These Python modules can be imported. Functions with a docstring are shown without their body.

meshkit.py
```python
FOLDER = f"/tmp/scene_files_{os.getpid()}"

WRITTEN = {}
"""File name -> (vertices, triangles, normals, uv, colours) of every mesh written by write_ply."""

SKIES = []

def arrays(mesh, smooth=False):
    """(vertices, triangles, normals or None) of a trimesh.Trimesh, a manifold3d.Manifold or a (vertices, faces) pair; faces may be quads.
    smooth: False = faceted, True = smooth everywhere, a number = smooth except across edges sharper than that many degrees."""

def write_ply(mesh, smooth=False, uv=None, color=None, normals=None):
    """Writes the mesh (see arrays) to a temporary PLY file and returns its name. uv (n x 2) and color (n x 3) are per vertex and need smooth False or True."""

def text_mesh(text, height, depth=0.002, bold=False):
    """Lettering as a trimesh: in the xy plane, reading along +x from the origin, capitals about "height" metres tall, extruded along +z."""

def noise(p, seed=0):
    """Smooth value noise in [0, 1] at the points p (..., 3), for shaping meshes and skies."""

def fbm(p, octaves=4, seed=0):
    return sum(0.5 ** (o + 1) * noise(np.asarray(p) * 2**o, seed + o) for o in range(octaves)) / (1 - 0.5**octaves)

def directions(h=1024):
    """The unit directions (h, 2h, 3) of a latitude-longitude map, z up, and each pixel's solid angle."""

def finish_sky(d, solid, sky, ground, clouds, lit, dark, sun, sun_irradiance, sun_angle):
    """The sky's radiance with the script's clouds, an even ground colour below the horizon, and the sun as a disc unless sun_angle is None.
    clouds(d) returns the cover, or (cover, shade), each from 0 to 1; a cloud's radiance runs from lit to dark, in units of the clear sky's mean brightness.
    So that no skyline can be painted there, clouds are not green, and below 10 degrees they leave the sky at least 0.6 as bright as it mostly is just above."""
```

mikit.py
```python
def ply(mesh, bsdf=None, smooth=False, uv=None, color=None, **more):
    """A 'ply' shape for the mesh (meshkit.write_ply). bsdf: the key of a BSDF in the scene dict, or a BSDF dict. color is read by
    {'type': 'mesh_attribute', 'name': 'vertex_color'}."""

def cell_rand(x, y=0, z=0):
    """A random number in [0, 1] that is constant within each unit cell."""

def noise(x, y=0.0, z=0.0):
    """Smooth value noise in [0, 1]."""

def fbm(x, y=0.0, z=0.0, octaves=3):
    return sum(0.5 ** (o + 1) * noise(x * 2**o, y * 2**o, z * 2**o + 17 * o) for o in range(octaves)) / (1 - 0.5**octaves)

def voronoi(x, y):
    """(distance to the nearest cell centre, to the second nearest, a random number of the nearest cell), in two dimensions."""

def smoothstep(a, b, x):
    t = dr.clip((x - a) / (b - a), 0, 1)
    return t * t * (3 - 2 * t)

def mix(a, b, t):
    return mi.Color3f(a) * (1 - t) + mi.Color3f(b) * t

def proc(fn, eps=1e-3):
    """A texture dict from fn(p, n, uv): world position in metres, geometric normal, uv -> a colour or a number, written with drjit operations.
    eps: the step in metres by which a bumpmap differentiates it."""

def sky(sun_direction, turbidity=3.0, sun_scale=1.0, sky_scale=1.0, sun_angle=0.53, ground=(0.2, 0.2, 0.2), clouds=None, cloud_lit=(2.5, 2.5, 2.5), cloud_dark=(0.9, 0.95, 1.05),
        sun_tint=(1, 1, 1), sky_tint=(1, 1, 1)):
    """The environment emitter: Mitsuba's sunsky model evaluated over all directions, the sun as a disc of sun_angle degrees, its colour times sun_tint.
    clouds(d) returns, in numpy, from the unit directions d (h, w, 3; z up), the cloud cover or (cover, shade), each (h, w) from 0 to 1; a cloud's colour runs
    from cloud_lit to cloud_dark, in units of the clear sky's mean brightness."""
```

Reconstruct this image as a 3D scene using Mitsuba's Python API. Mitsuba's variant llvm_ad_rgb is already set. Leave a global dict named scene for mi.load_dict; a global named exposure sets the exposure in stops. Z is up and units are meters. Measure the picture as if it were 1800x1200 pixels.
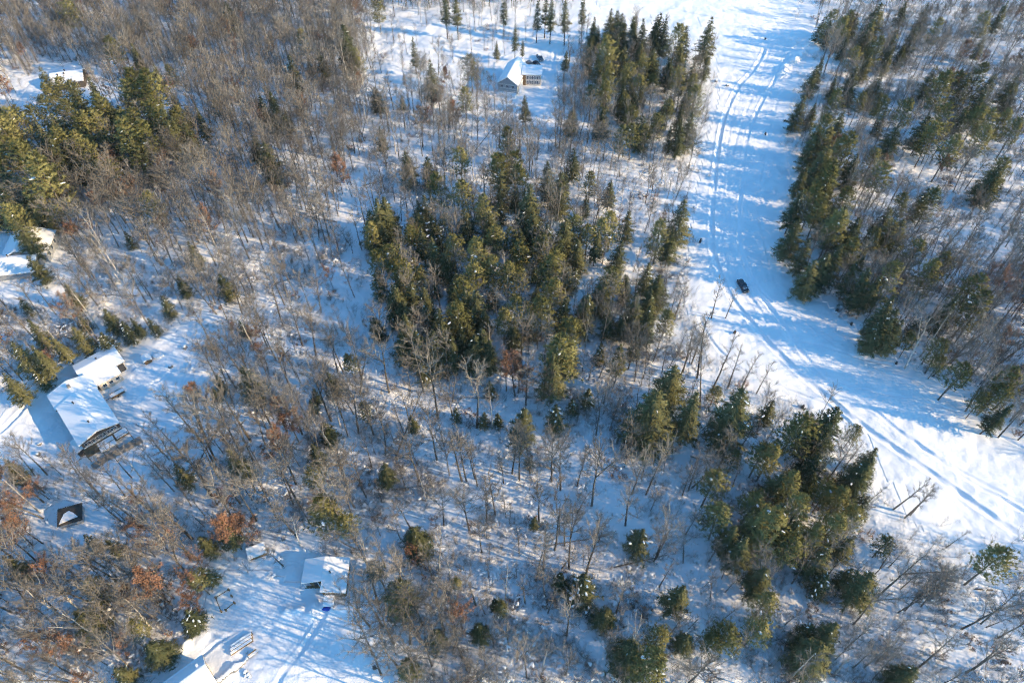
import math, random, numpy as np, trimesh, mitsuba as mi, drjit as dr, mikit, meshkit, shapely
from shapely.geometry import Polygon, LineString
from mikit import noise, fbm, mix, smoothstep, proc, cell_rand

# ------------------------------------------------------------------ camera, sky, exposure
H, PITCH = 140.0, math.radians(49.6)          # drone height, tilt below the horizon
CP, SP = math.cos(PITCH), math.sin(PITCH)
T = mi.ScalarTransform4f
scene, labels = {}, {}
scene['camera'] = {'type': 'perspective', 'fov': 73.74, 'fov_axis': 'x', 'near_clip': 1.0, 'far_clip': 9000.0,
                   'to_world': T().look_at(origin=[0, 0, H], target=[0, CP, H - SP], up=[0, SP, CP])}
SUN_EL = math.radians(22.0)
SUN = [0.955 * math.cos(SUN_EL), -0.30 * math.cos(SUN_EL), math.sin(SUN_EL)]
scene['sky'] = mikit.sky(SUN, turbidity=2.5, sky_scale=1.2, ground=(0.6, 0.62, 0.66), sun_tint=(1.0, 0.98, 0.94), sky_tint=(0.66, 1.22, 1.52))
exposure = 2.58
rng = np.random.default_rng(7)


def at(u, v, z=0.0):
    """The place on the land (at height z) that the survey photograph shows at u, v (1800 x 1200)."""
    x, y = (u - 900) / 1200, (600 - v) / 1200
    d = np.array([x, CP + y * SP, -SP + y * CP])
    t = (H - z) / -d[2]
    return np.array([d[0] * t, d[1] * t, z])


def survey(x, y, z=0.0):
    """Where the survey photograph shows a place: used to choose which trees show largest and to word the labels."""
    dep = y * CP + (H - z) * SP
    return 900 + 1200 * x / dep, 600 - 1200 * (y * SP - (H - z) * CP) / dep


def land(pts, z=0.0):
    return Polygon([tuple(at(u, v, z)[:2]) for u, v in pts]).buffer(0)


def run(pts):
    """A smooth line on the land through surveyed points."""
    p = np.array([at(u, v)[:2] for u, v in pts])
    d = np.r_[0, np.cumsum(np.linalg.norm(np.diff(p, axis=0), axis=1))]
    from scipy.interpolate import PchipInterpolator
    s = np.linspace(0, d[-1], int(d[-1] / 1.0) + 2)
    return LineString(np.stack([PchipInterpolator(d, p[:, k])(s) for k in (0, 1)], 1))


# ------------------------------------------------------------------ materials
def bs(key, d):
    scene[key] = {'type': 'twosided', 'b': d}
    return key


def rgb(*c):
    return {'type': 'rgb', 'value': list(c)}


def snow_color(p, n, uv):
    a = fbm(p.x * 0.35, p.y * 0.35, p.z * 0.35, 3)
    b = noise(p.x * 3.1, p.y * 3.1, p.z * 3.1)
    return mix((0.80, 0.82, 0.85), (0.88, 0.89, 0.90), smoothstep(0.3, 0.7, a * 0.7 + b * 0.3))


def litter_snow(p, n, uv):
    a = fbm(p.x * 0.35, p.y * 0.35, p.z * 0.35, 3)
    b = noise(p.x * 1.9, p.y * 1.9, p.z)
    c = smoothstep(0.74, 0.9, fbm(p.x * 1.1, p.y * 1.1, 3.0, 3) * 0.6 + b * 0.4)
    return mix(mix((0.78, 0.80, 0.83), (0.88, 0.89, 0.90), a), (0.30, 0.26, 0.22), c * 0.55)


bs('snow', {'type': 'bumpmap', 'arbitrary': proc(lambda p, n, uv: fbm(p.x * 1.3, p.y * 1.3, p.z * 1.3, 3) * 1.0, 0.05), 'scale': 0.10,
            'bsdf': {'type': 'diffuse', 'reflectance': proc(snow_color)}})
bs('wood_snow', {'type': 'bumpmap', 'arbitrary': proc(lambda p, n, uv: fbm(p.x * 0.9, p.y * 0.9, p.z, 4) * 1.0, 0.05), 'scale': 0.34,
                 'bsdf': {'type': 'diffuse', 'reflectance': proc(litter_snow)}})
bs('snow_load', {'type': 'diffuse', 'reflectance': rgb(0.86, 0.87, 0.88)})


def tint(a, b, k, seed):
    return proc(lambda p, n, uv: mix(a, b, smoothstep(0.25, 0.75, noise(p.x * k + seed, p.y * k, p.z * k * 0.5) * 0.6 + noise(p.x * 1.7, p.y * 1.7 + seed, p.z * 1.7) * 0.4)))


bs('bark', {'type': 'diffuse', 'reflectance': tint((0.075, 0.067, 0.059), (0.20, 0.18, 0.158), 0.16, 3.0)})
bs('twig', {'type': 'diffuse', 'reflectance': tint((0.12, 0.107, 0.092), (0.28, 0.25, 0.215), 0.12, 9.0)})
bs('birch_bark', {'type': 'diffuse', 'reflectance': tint((0.42, 0.38, 0.33), (0.66, 0.62, 0.56), 0.5, 5.0)})
bs('birch_twig', {'type': 'diffuse', 'reflectance': tint((0.13, 0.115, 0.10), (0.30, 0.27, 0.24), 0.5, 5.0)})
bs('rust_leaf', {'type': 'diffuse', 'reflectance': tint((0.16, 0.082, 0.05), (0.36, 0.20, 0.13), 0.3, 2.0)})
bs('pine_needle', {'type': 'diffuse', 'reflectance': tint((0.115, 0.117, 0.045), (0.285, 0.262, 0.108), 0.11, 12.0)})
bs('hemlock_needle', {'type': 'diffuse', 'reflectance': tint((0.05, 0.063, 0.034), (0.15, 0.145, 0.068), 0.09, 21.0)})


def flat(key, c, rough=0.6, **more):
    return bs(key, {'type': 'principled', 'base_color': rgb(*c), 'roughness': rough, **more})


flat('paint_black', (0.012, 0.014, 0.02), 0.25, clearcoat=0.8)
flat('paint_grey', (0.10, 0.12, 0.15), 0.3, clearcoat=0.6)
flat('paint_red', (0.30, 0.03, 0.03), 0.4)
flat('glass_dark', (0.03, 0.05, 0.08), 0.08, specular=0.7)
flat('tyre', (0.015, 0.015, 0.016), 0.9)
flat('chrome', (0.6, 0.62, 0.65), 0.25, metallic=0.9)
flat('dark_metal', (0.04, 0.042, 0.05), 0.5)
flat('white_trim', (0.78, 0.77, 0.74), 0.5)
flat('lamp_lens', (0.75, 0.75, 0.72), 0.2)
flat('tarp_blue', (0.02, 0.06, 0.38), 0.5)
flat('stone', (0.20, 0.19, 0.18), 0.9)


def plank(a, b, k):
    return proc(lambda p, n, uv: mix(a, b, fbm(p.x * 2.3 + k, p.y * 2.3, p.z * 9.0, 3)))


bs('siding_dark', {'type': 'diffuse', 'reflectance': plank((0.06, 0.055, 0.055), (0.13, 0.115, 0.105), 1)})
bs('siding_beige', {'type': 'diffuse', 'reflectance': plank((0.50, 0.45, 0.38), (0.64, 0.58, 0.50), 2)})
bs('siding_grey', {'type': 'diffuse', 'reflectance': plank((0.26, 0.29, 0.32), (0.40, 0.42, 0.44), 3)})
bs('timber', {'type': 'diffuse', 'reflectance': plank((0.13, 0.085, 0.05), (0.26, 0.18, 0.11), 4)})
bs('shingle_dark', {'type': 'diffuse', 'reflectance': plank((0.045, 0.042, 0.040), (0.10, 0.09, 0.08), 5)})


# ------------------------------------------------------------------ scene helpers
def numbered(name):
    if name not in used:
        used[name] = 0
        return name
    used[name] += 1
    return f'{name}_{used[name]:03d}'


used = {}


def tag(key, label=None, cat=None, group=None, kind=None):
    d = labels.setdefault(key, {})
    for a, b in (('label', label), ('category', cat), ('group', group), ('kind', kind)):
        if b:
            d[a] = b


class MB:
    """Collects shapes in a local frame and builds one mesh of the scene."""

    def __init__(self, frame=None):
        self.v, self.f, self.n, self.M = [], [], 0, np.eye(4) if frame is None else frame

    def raw(self, v, f):
        v, f = np.asarray(v, float), np.asarray(f, int)
        if f.shape[1] == 4:
            f = np.vstack([f[:, [0, 1, 2]], f[:, [0, 2, 3]]])
        self.v.append(v @ self.M[:3, :3].T + self.M[:3, 3]); self.f.append(f + self.n); self.n += len(v)
        return self

    def box(self, x0, x1, y0, y1, z0, z1):
        v = [[x, y, z] for x in (x0, x1) for y in (y0, y1) for z in (z0, z1)]
        return self.raw(v, [[0, 1, 3], [0, 3, 2], [4, 6, 7], [4, 7, 5], [0, 4, 5], [0, 5, 1], [2, 3, 7], [2, 7, 6], [0, 2, 6], [0, 6, 4], [1, 5, 7], [1, 7, 3]])

    def prism(self, poly, y0, y1, axis=1):
        """A polygon in x, z pushed from y0 to y1 (axis 1), or in y, z pushed along x (axis 0)."""
        p = Polygon(poly)
        if p.exterior.is_ccw is False:
            poly = poly[::-1]
        n = len(poly)
        tri = trimesh.creation.triangulate_polygon(Polygon(poly), engine='earcut')
        a, b = np.asarray(tri[0]), np.asarray(tri[1])
        put = (lambda q, w: np.stack([q[:, 0], np.full(len(q), w), q[:, 1]], 1)) if axis == 1 else (lambda q, w: np.stack([np.full(len(q), w), q[:, 0], q[:, 1]], 1))
        P = np.asarray(poly, float)
        self.raw(put(a, y0), b); self.raw(put(a, y1), b[:, ::-1])
        side = np.vstack([put(P, y0), put(P, y1)])
        return self.raw(side, [[i, (i + 1) % n, (i + 1) % n + n, i + n] for i in range(n)])

    def tube(self, pts, rad, sides=6):
        v, f = tube(np.asarray(pts, float), rad, sides)
        return self.raw(v, f)

    def lump(self, c, r, seed=0, sub=1):
        m = trimesh.creation.icosphere(sub, 1.0)
        k = np.random.default_rng(seed).uniform(0.8, 1.15, (len(m.vertices), 1))
        return self.raw(m.vertices * k * np.asarray(r) + np.asarray(c), m.faces)

    def mesh(self):
        return trimesh.Trimesh(np.vstack(self.v), np.vstack(self.f), process=False)

    def build(self, name, mat, parent=None, smooth=False):
        key = numbered(f'{parent}__{name}' if parent else name)
        scene[key] = mikit.ply(self.mesh(), mat, smooth)
        return key


def frame(x, y, dx, dy, z=0.0):
    """Local x runs along (dx, dy), local y to the left of it."""
    n = math.hypot(dx, dy); dx, dy = dx / n, dy / n
    return np.array([[dx, -dy, 0, x], [dy, dx, 0, y], [0, 0, 1, z], [0, 0, 0, 1.0]])


def tube(p, rad, sides=6, cap=False):
    rad = np.broadcast_to(rad, (len(p),))
    t = np.gradient(p, axis=0); t /= np.linalg.norm(t, axis=1, keepdims=True) + 1e-12
    a = np.cross(t, np.where(np.abs(t[:, 2:]) < 0.9, [0, 0, 1.0], [1.0, 0, 0])); a /= np.linalg.norm(a, axis=1, keepdims=True) + 1e-12
    b, g = np.cross(t, a), np.arange(sides) * 2 * np.pi / sides
    v = p[:, None] + rad[:, None, None] * (np.cos(g)[None, :, None] * a[:, None] + np.sin(g)[None, :, None] * b[:, None])
    i, j = np.meshgrid(np.arange(len(p) - 1), np.arange(sides), indexing='ij')
    q = np.stack([i * sides + j, i * sides + (j + 1) % sides, (i + 1) * sides + (j + 1) % sides, (i + 1) * sides + j], -1).reshape(-1, 4)
    return v.reshape(-1, 3), np.vstack([q[:, [0, 1, 2]], q[:, [0, 2, 3]]])


# ------------------------------------------------------------------ the land
CORRIDOR = land([(1000, -60), (1060, 20), (1130, 28), (1225, 30), (1262, 90), (1265, 180), (1245, 240), (1228, 330), (1214, 420), (1198, 500), (1215, 560), (1250, 640), (1330, 690), (1400, 705),
                 (1480, 730), (1535, 770), (1565, 840), (1600, 910), (1650, 950), (1720, 965), (1990, 990), (1990, 850), (1810, 775), (1750, 745), (1680, 690), (1620, 655), (1560, 620), (1490, 565),
                 (1412, 495), (1378, 420), (1385, 330), (1382, 260), (1388, 190), (1432, 110), (1442, 62), (1400, 30), (1420, -60)])
YARDS = [land(p) for p in (
    [(-160, 850), (-160, 760), (0, 740), (60, 682), (130, 640), (205, 605), (270, 590), (335, 580), (350, 600), (325, 650), (350, 680), (385, 700), (340, 728), (262, 740), (235, 790), (150, 800), (90, 815), (0, 830)],
    [(200, 1290), (300, 1130), (360, 1085), (366, 1030), (400, 1005), (450, 1000), (530, 1030), (600, 1052), (640, 1090), (665, 1150), (700, 1290)],
    [(28, 192), (75, 112), (120, 112), (146, 135), (175, 160), (196, 165), (194, 192), (150, 172), (85, 190)],
    [(870, 112), (905, 92), (955, 72), (1010, 50), (1040, 25), (1060, 45), (1000, 78), (978, 110), (975, 180), (960, 230), (905, 235), (905, 180), (870, 160)],
    [(-90, 410), (80, 405), (92, 445), (80, 470), (60, 485), (-90, 500)])]
SITE = [land(p, 2.0) for p in ([(88, 640), (230, 640), (225, 770), (130, 790), (85, 710)], [(515, 975), (620, 975), (620, 1060), (515, 1050)], [(98, 885), (160, 880), (160, 935), (100, 935)])]
TRACKS = [(run(p), w, d) for p, w, d in (
    ([(1345, 85), (1322, 125), (1300, 150), (1272, 210), (1257, 300), (1250, 400), (1254, 450), (1275, 505), (1330, 580), (1400, 650), (1455, 697), (1530, 757), (1590, 800), (1680, 860), (1760, 915), (1880, 985)], 0.75, 0.38),
    ([(1385, 92), (1362, 140), (1340, 178), (1314, 240), (1303, 330), (1297, 400), (1304, 450), (1322, 500), (1352, 540), (1385, 585), (1420, 630), (1450, 655)], 0.6, 0.32),
    ([(1309, 470), (1330, 500), (1355, 530)], 0.5, 0.3),
    ([(1490, 680), (1530, 715), (1580, 757), (1640, 800), (1690, 835), (1770, 880), (1850, 930)], 0.5, 0.2),
    ([(1400, 598), (1450, 608), (1520, 630), (1590, 645)], 0.35, 0.22),
    ([(1440, 655), (1530, 685), (1600, 700), (1690, 726), (1760, 765), (1840, 805)], 0.35, 0.22),
    ([(1362, 60), (1330, 150), (1290, 260), (1278, 380), (1290, 470), (1345, 560), (1430, 650), (1540, 730), (1660, 810), (1830, 900)], 0.55, 0.08),
    ([(1290, 190), (1272, 320), (1268, 420), (1283, 490)], 0.45, 0.08), ([(1372, 160), (1345, 280), (1338, 400), (1365, 500), (1440, 585), (1560, 655), (1700, 740)], 0.5, 0.08),
    ([(1316, 516), (1345, 560), (1400, 625), (1480, 690), (1600, 775), (1720, 845), (1850, 905)], 0.6, 0.1), ([(1230, 560), (1290, 640), (1380, 680), (1470, 720), (1540, 800)], 0.35, 0.2), ([(1240, 480), (1262, 440), (1275, 380)], 0.3, 0.16),
    ([(1040, 18), (1140, 12), (1240, 30), (1340, 50)], 0.6, 0.3),
    ([(576, 1068), (560, 1095), (540, 1128), (520, 1155), (495, 1190), (475, 1230)], 0.55, 0.34),
    ([(545, 1098), (525, 1130), (503, 1155)], 0.3, 0.15),
    ([(340, 1165), (380, 1130), (440, 1100), (465, 1096)], 0.35, 0.22),
    ([(5, 760), (40, 725), (65, 690), (85, 670), (105, 668)], 0.6, 0.35),
    ([(0, 780), (60, 790), (110, 790)], 0.4, 0.2),
    ([(965, 200), (968, 140), (975, 95), (1015, 62)], 0.6, 0.25),
    ([(310, 640), (290, 660), (250, 680)], 0.4, 0.2))]
BERMS = [(run(p), w, h) for p, w, h in (([(1372, 132), (1380, 120), (1395, 108), (1412, 94)], 1.6, 1.3), ([(1372, 68), (1395, 78), (1420, 84), (1438, 90)], 1.6, 1.0),
                                        ([(1345, 155), (1350, 168)], 1.3, 0.8), ([(85, 672), (120, 668), (150, 680)], 1.4, 0.8), ([(560, 1062), (590, 1066), (630, 1075)], 1.5, 0.8), ([(505, 1075), (530, 1072), (548, 1080)], 1.2, 0.7),
                                        ([(300, 1145), (330, 1130), (352, 1120)], 1.3, 1.0), ([(330, 600), (300, 592), (280, 598)], 1.2, 0.6), ([(200, 645), (225, 640), (240, 650)], 1.6, 0.7))]
OPEN = shapely.union_all([CORRIDOR, *YARDS])


def height(x, y):
    x, y = np.asarray(x, float), np.asarray(y, float)
    p = np.stack([x, y, np.zeros_like(x)], -1)
    d = shapely.distance(shapely.points(x, y), OPEN)
    rough = np.clip(d / 5.0, 0, 1)
    z = (meshkit.fbm(p / 34.0, 3, 1) - 0.5) * 2.2
    z = z + rough * ((meshkit.fbm(p / 7.0, 3, 5) - 0.5) * 1.5 + (meshkit.noise(p / 1.7, 9) - 0.5) * 0.42)
    z = z + (1 - rough) * ((meshkit.fbm(p / 6.0, 3, 15) - 0.5) * 0.6 + (meshkit.noise(p / 1.6, 19) - 0.5) * 0.17)
    return z


def carve(x, y, z):
    q = shapely.points(x, y)
    for line, w, dep in TRACKS:
        s = shapely.distance(q, line) / w
        k = 0.2 + 1.25 * meshkit.noise(np.stack([x * 0.45, y * 0.16, x * 0], -1), 31)
        z = z - dep * np.exp(-s ** 4) * k + 0.35 * dep * np.exp(-((s - 1.5) / 0.45) ** 2) * k
    for line, w, hh in BERMS:
        s = shapely.distance(q, line) / w
        z = z + hh * np.exp(-s ** 2) * (0.45 + 1.1 * meshkit.noise(np.stack([x / 1.3, y / 1.3, x * 0], -1), 41))
    return z


STEP = 1.2
gx = np.r_[-4000, -2000, -1000, -600, -420, -350, np.arange(-310, 310 + STEP, STEP), 350, 420, 600, 1000, 2000, 4000]
gy = np.r_[-1500, -500, -200, -80, -30, np.arange(0, 372, STEP), 400, 440, 500, 600, 800, 1200, 2500, 6000]
GX, GY = np.meshgrid(gx, gy, indexing='ij')
GZ = height(GX.ravel(), GY.ravel()).reshape(GX.shape)
nx, ny = GX.shape
I, J = np.meshgrid(np.arange(nx - 1), np.arange(ny - 1), indexing='ij')
cx, cy = (gx[I] + gx[I + 1]) / 2, (gy[J] + gy[J + 1]) / 2
fine = [shapely.contains_xy(CORRIDOR.buffer(0.5), cx, cy)] + [shapely.contains_xy(Y.buffer(0.5), cx, cy) for Y in YARDS]
core = (gx[I + 1] - gx[I] < 2) & (gy[J + 1] - gy[J] < 2)
owner = np.full(cx.shape, -1)
for k, m in enumerate(fine):
    owner[m & core & (owner < 0)] = k
q = np.stack([I * ny + J, (I + 1) * ny + J, (I + 1) * ny + J + 1, I * ny + J + 1], -1)[owner < 0]
scene['snow_ground'] = mikit.ply((np.stack([GX, GY, GZ], -1).reshape(-1, 3), q), 'wood_snow', True)
tag('snow_ground', 'snow covered forest floor under the bare trees', kind='structure')
for k, (name, text) in enumerate((('snow_road', 'wide packed snow track crossed by vehicle ruts'), ('house_yard', 'snowy yard around the two left-hand houses'), ('cabin_yard', 'snowy yard below the timber cabin'),
                                  ('glade', 'shaded snowy clearing among tall pines'), ('driveway', 'snowy driveway beside the far white house'), ('house_lawn', 'snowy plot at the left edge'))):
    ii, jj = I[owner == k], J[owner == k]
    R = 4 if k == 0 else 3 if k in (1, 2) else 2
    vert, faces = {}, []
    a = np.arange(R)
    ci = (ii[:, None, None] * R + a[None, :, None]) + 0 * a[None, None, :]
    cj = (jj[:, None, None] * R + a[None, None, :]) + 0 * a[None, :, None]
    ci, cj = ci.ravel(), cj.ravel()
    W = ny * R + 7
    quad = np.stack([ci * W + cj, (ci + 1) * W + cj, (ci + 1) * W + cj + 1, ci * W + cj + 1], -1)
    ids, inv = np.unique(quad, return_inverse=True)
    vi, vj = ids // W, ids % W
    x = np.interp(vi / R, np.arange(nx), gx); y = np.interp(vj / R, np.arange(ny), gy)
    z = carve(x, y, height(x, y))
    quad = inv.reshape(-1, 4)
    e = np.vstack([quad[:, [0, 1]], quad[:, [1, 2]], quad[:, [2, 3]], quad[:, [3, 0]]])      # the rim gets a skirt, so that no gap shows beside it
    es = np.sort(e, 1); _, first, count = np.unique(es, axis=0, return_index=True, return_counts=True)
    rim = e[first[count == 1]]
    v = np.stack([x, y, z], -1); n0 = len(v)
    v = np.vstack([v, v - [0, 0, 0.6]])
    quad = np.vstack([quad, np.stack([rim[:, 1], rim[:, 0], rim[:, 0] + n0, rim[:, 1] + n0], 1)])
    scene[name] = mikit.ply((v, quad), 'snow', True)
    tag(name, text, kind='structure')


def ground(x, y):
    x, y = np.atleast_1d(np.asarray(x, float)), np.atleast_1d(np.asarray(y, float))
    return carve(x, y, height(x, y))


def gz(x, y):
    return float(ground(x, y)[0])


# ------------------------------------------------------------------ tree meshes
def unit(v):
    return v / (np.linalg.norm(v, axis=-1, keepdims=True) + 1e-12)


def spikes(base, direc, length, width, r):
    """One thin triangle per row: from base along direc."""
    side = unit(np.cross(direc, unit(r.normal(size=direc.shape))))
    w = (np.broadcast_to(width, len(base)) / 2)[:, None]
    tip = base + direc * np.broadcast_to(length, len(base))[:, None]
    v = np.stack([base - side * w, base + side * w, tip], 1).reshape(-1, 3)
    return v, np.arange(len(v)).reshape(-1, 3)


def join(parts):
    v, f, n = [], [], 0
    for a, b in parts:
        v.append(a); f.append(np.asarray(b) + n); n += len(a)
    return trimesh.Trimesh(np.vstack(v), np.vstack(f), process=False)


def limb(p0, d, L, bend, r0, r, seg=3, sides=3):
    s = np.linspace(0, 1, seg + 1)[:, None]
    p = p0 + d * L * s + np.array([0, 0, 1.0]) * bend * L * s ** 2 + r.normal(0, 0.04 * L, (seg + 1, 3)) * s
    return p, tube(p, np.linspace(r0, r0 * 0.35, seg + 1), sides)


def bare_tree(seed, h, low=0.42, spread=0.24, n_limb=16, twigs=14, leaf=0, fork=False, dens=1.0):
    """Trunk and crown of a leafless tree; leaf > 0 leaves that many dry leaves on it."""
    r = np.random.default_rng(seed)
    t = np.linspace(0, 1, 9)
    lean = r.normal(0, 0.03, 2) * h
    wob = np.cumsum(r.normal(0, 0.006 * h, (9, 2)), 0) * t[:, None]
    axis = np.stack([lean[0] * t + wob[:, 0], lean[1] * t + wob[:, 1], t * h * 0.95 - 0.4], 1)
    r0 = 0.0108 * h
    trunk = [tube(axis, r0 * (1 - 0.9 * t) + 0.015, 6)]
    stems = [(axis, low)]
    if fork:
        k = 4
        az = r.uniform(0, 2 * np.pi)
        f2 = axis[k] + np.linspace(0, 1, 6)[:, None] ** 1.0 * np.array([math.cos(az) * 0.16 * h, math.sin(az) * 0.16 * h, 0.44 * h])
        trunk.append(tube(f2, np.linspace(r0 * 0.55, 0.02, 6), 5)); stems.append((f2, 0.15))
    crown, tw, lv = [], [], []
    for path, lo in stems:
        d = np.r_[0, np.cumsum(np.linalg.norm(np.diff(path, axis=0), axis=1))]
        nl = n_limb if path is axis else n_limb // 2
        for i in range(nl):
            s = lo + (0.97 - lo) * (i + r.uniform(0, 1)) / nl
            p0 = np.array([np.interp(s * d[-1], d, path[:, k]) for k in range(3)])
            az = i * 2.4 + r.uniform(-0.7, 0.7); el = r.uniform(0.35, 1.0) + 0.3 * (s - lo)
            L = spread * h * (1.05 - 0.55 * (s - lo) / (1 - lo)) * r.uniform(0.65, 1.2)
            dv = np.array([math.cos(az) * math.cos(el), math.sin(az) * math.cos(el), math.sin(el)])
            p, tb = limb(p0, dv, L, 0.18, r0 * 0.33, r); crown.append(tb)
            ns = 5
            for j in range(ns):
                u = 0.3 + 0.7 * (j + r.uniform(0, 1)) / ns
                q0 = np.array([np.interp(u * 3, [0, 1, 2, 3], p[:, k]) for k in range(3)])
                sd = unit(dv + np.array([0, 0, 0.35]) + r.normal(0, 0.55, 3)); sl = L * r.uniform(0.28, 0.5)
                crown.append(tube(np.stack([q0, q0 + sd * sl * 0.55, q0 + sd * sl + [0, 0, 0.12 * sl]]), np.array([0.05, 0.032, 0.012]) * h / 22, 3))
                m = int(twigs * dens)
                w = r.uniform(0.1, 1, (m, 1))
                b = q0 + sd * sl * w
                td = unit(sd + [0, 0, 0.25] + r.normal(0, 0.6, (m, 3)))
                tw.append(spikes(b, td, r.uniform(0.5, 1.3, m) * h / 20, r.uniform(0.022, 0.042, m) * h / 20, r))
                if leaf:
                    m2 = leaf
                    b = q0 + sd * sl * r.uniform(0.2, 1.1, (m2, 1)) + r.normal(0, 0.30, (m2, 3))
                    lv.append(spikes(b, unit(r.normal(size=(m2, 3))), r.uniform(0.22, 0.42, m2), r.uniform(0.2, 0.36, m2), r))
    out = {'trunk': join(trunk), 'crown': join(crown + tw)}
    if leaf:
        out['leaves'] = join(lv)
    return out


def snow_caps(points, r, size):
    """Low snow pads lying along branches; points are x, y, z and the way the branch runs."""
    m = trimesh.creation.icosphere(0)
    V, F = np.asarray(m.vertices, float), np.asarray(m.faces)
    points = np.asarray(points, float)
    n = len(points)
    sc = r.uniform(0.5, 1.3, (n, 1, 1)) * size * np.array([1.25, 0.55, 0.24]) * r.uniform(0.7, 1.3, (n, 1, 3))
    a = points[:, 3]; c, s = np.cos(a), np.sin(a)
    v = V[None] * sc
    v = np.stack([v[..., 0] * c[:, None] - v[..., 1] * s[:, None], v[..., 0] * s[:, None] + v[..., 1] * c[:, None], v[..., 2]], -1) + points[:, None, :3]
    return v.reshape(-1, 3), (F[None] + (np.arange(n) * len(V))[:, None, None]).reshape(-1, 3)


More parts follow.
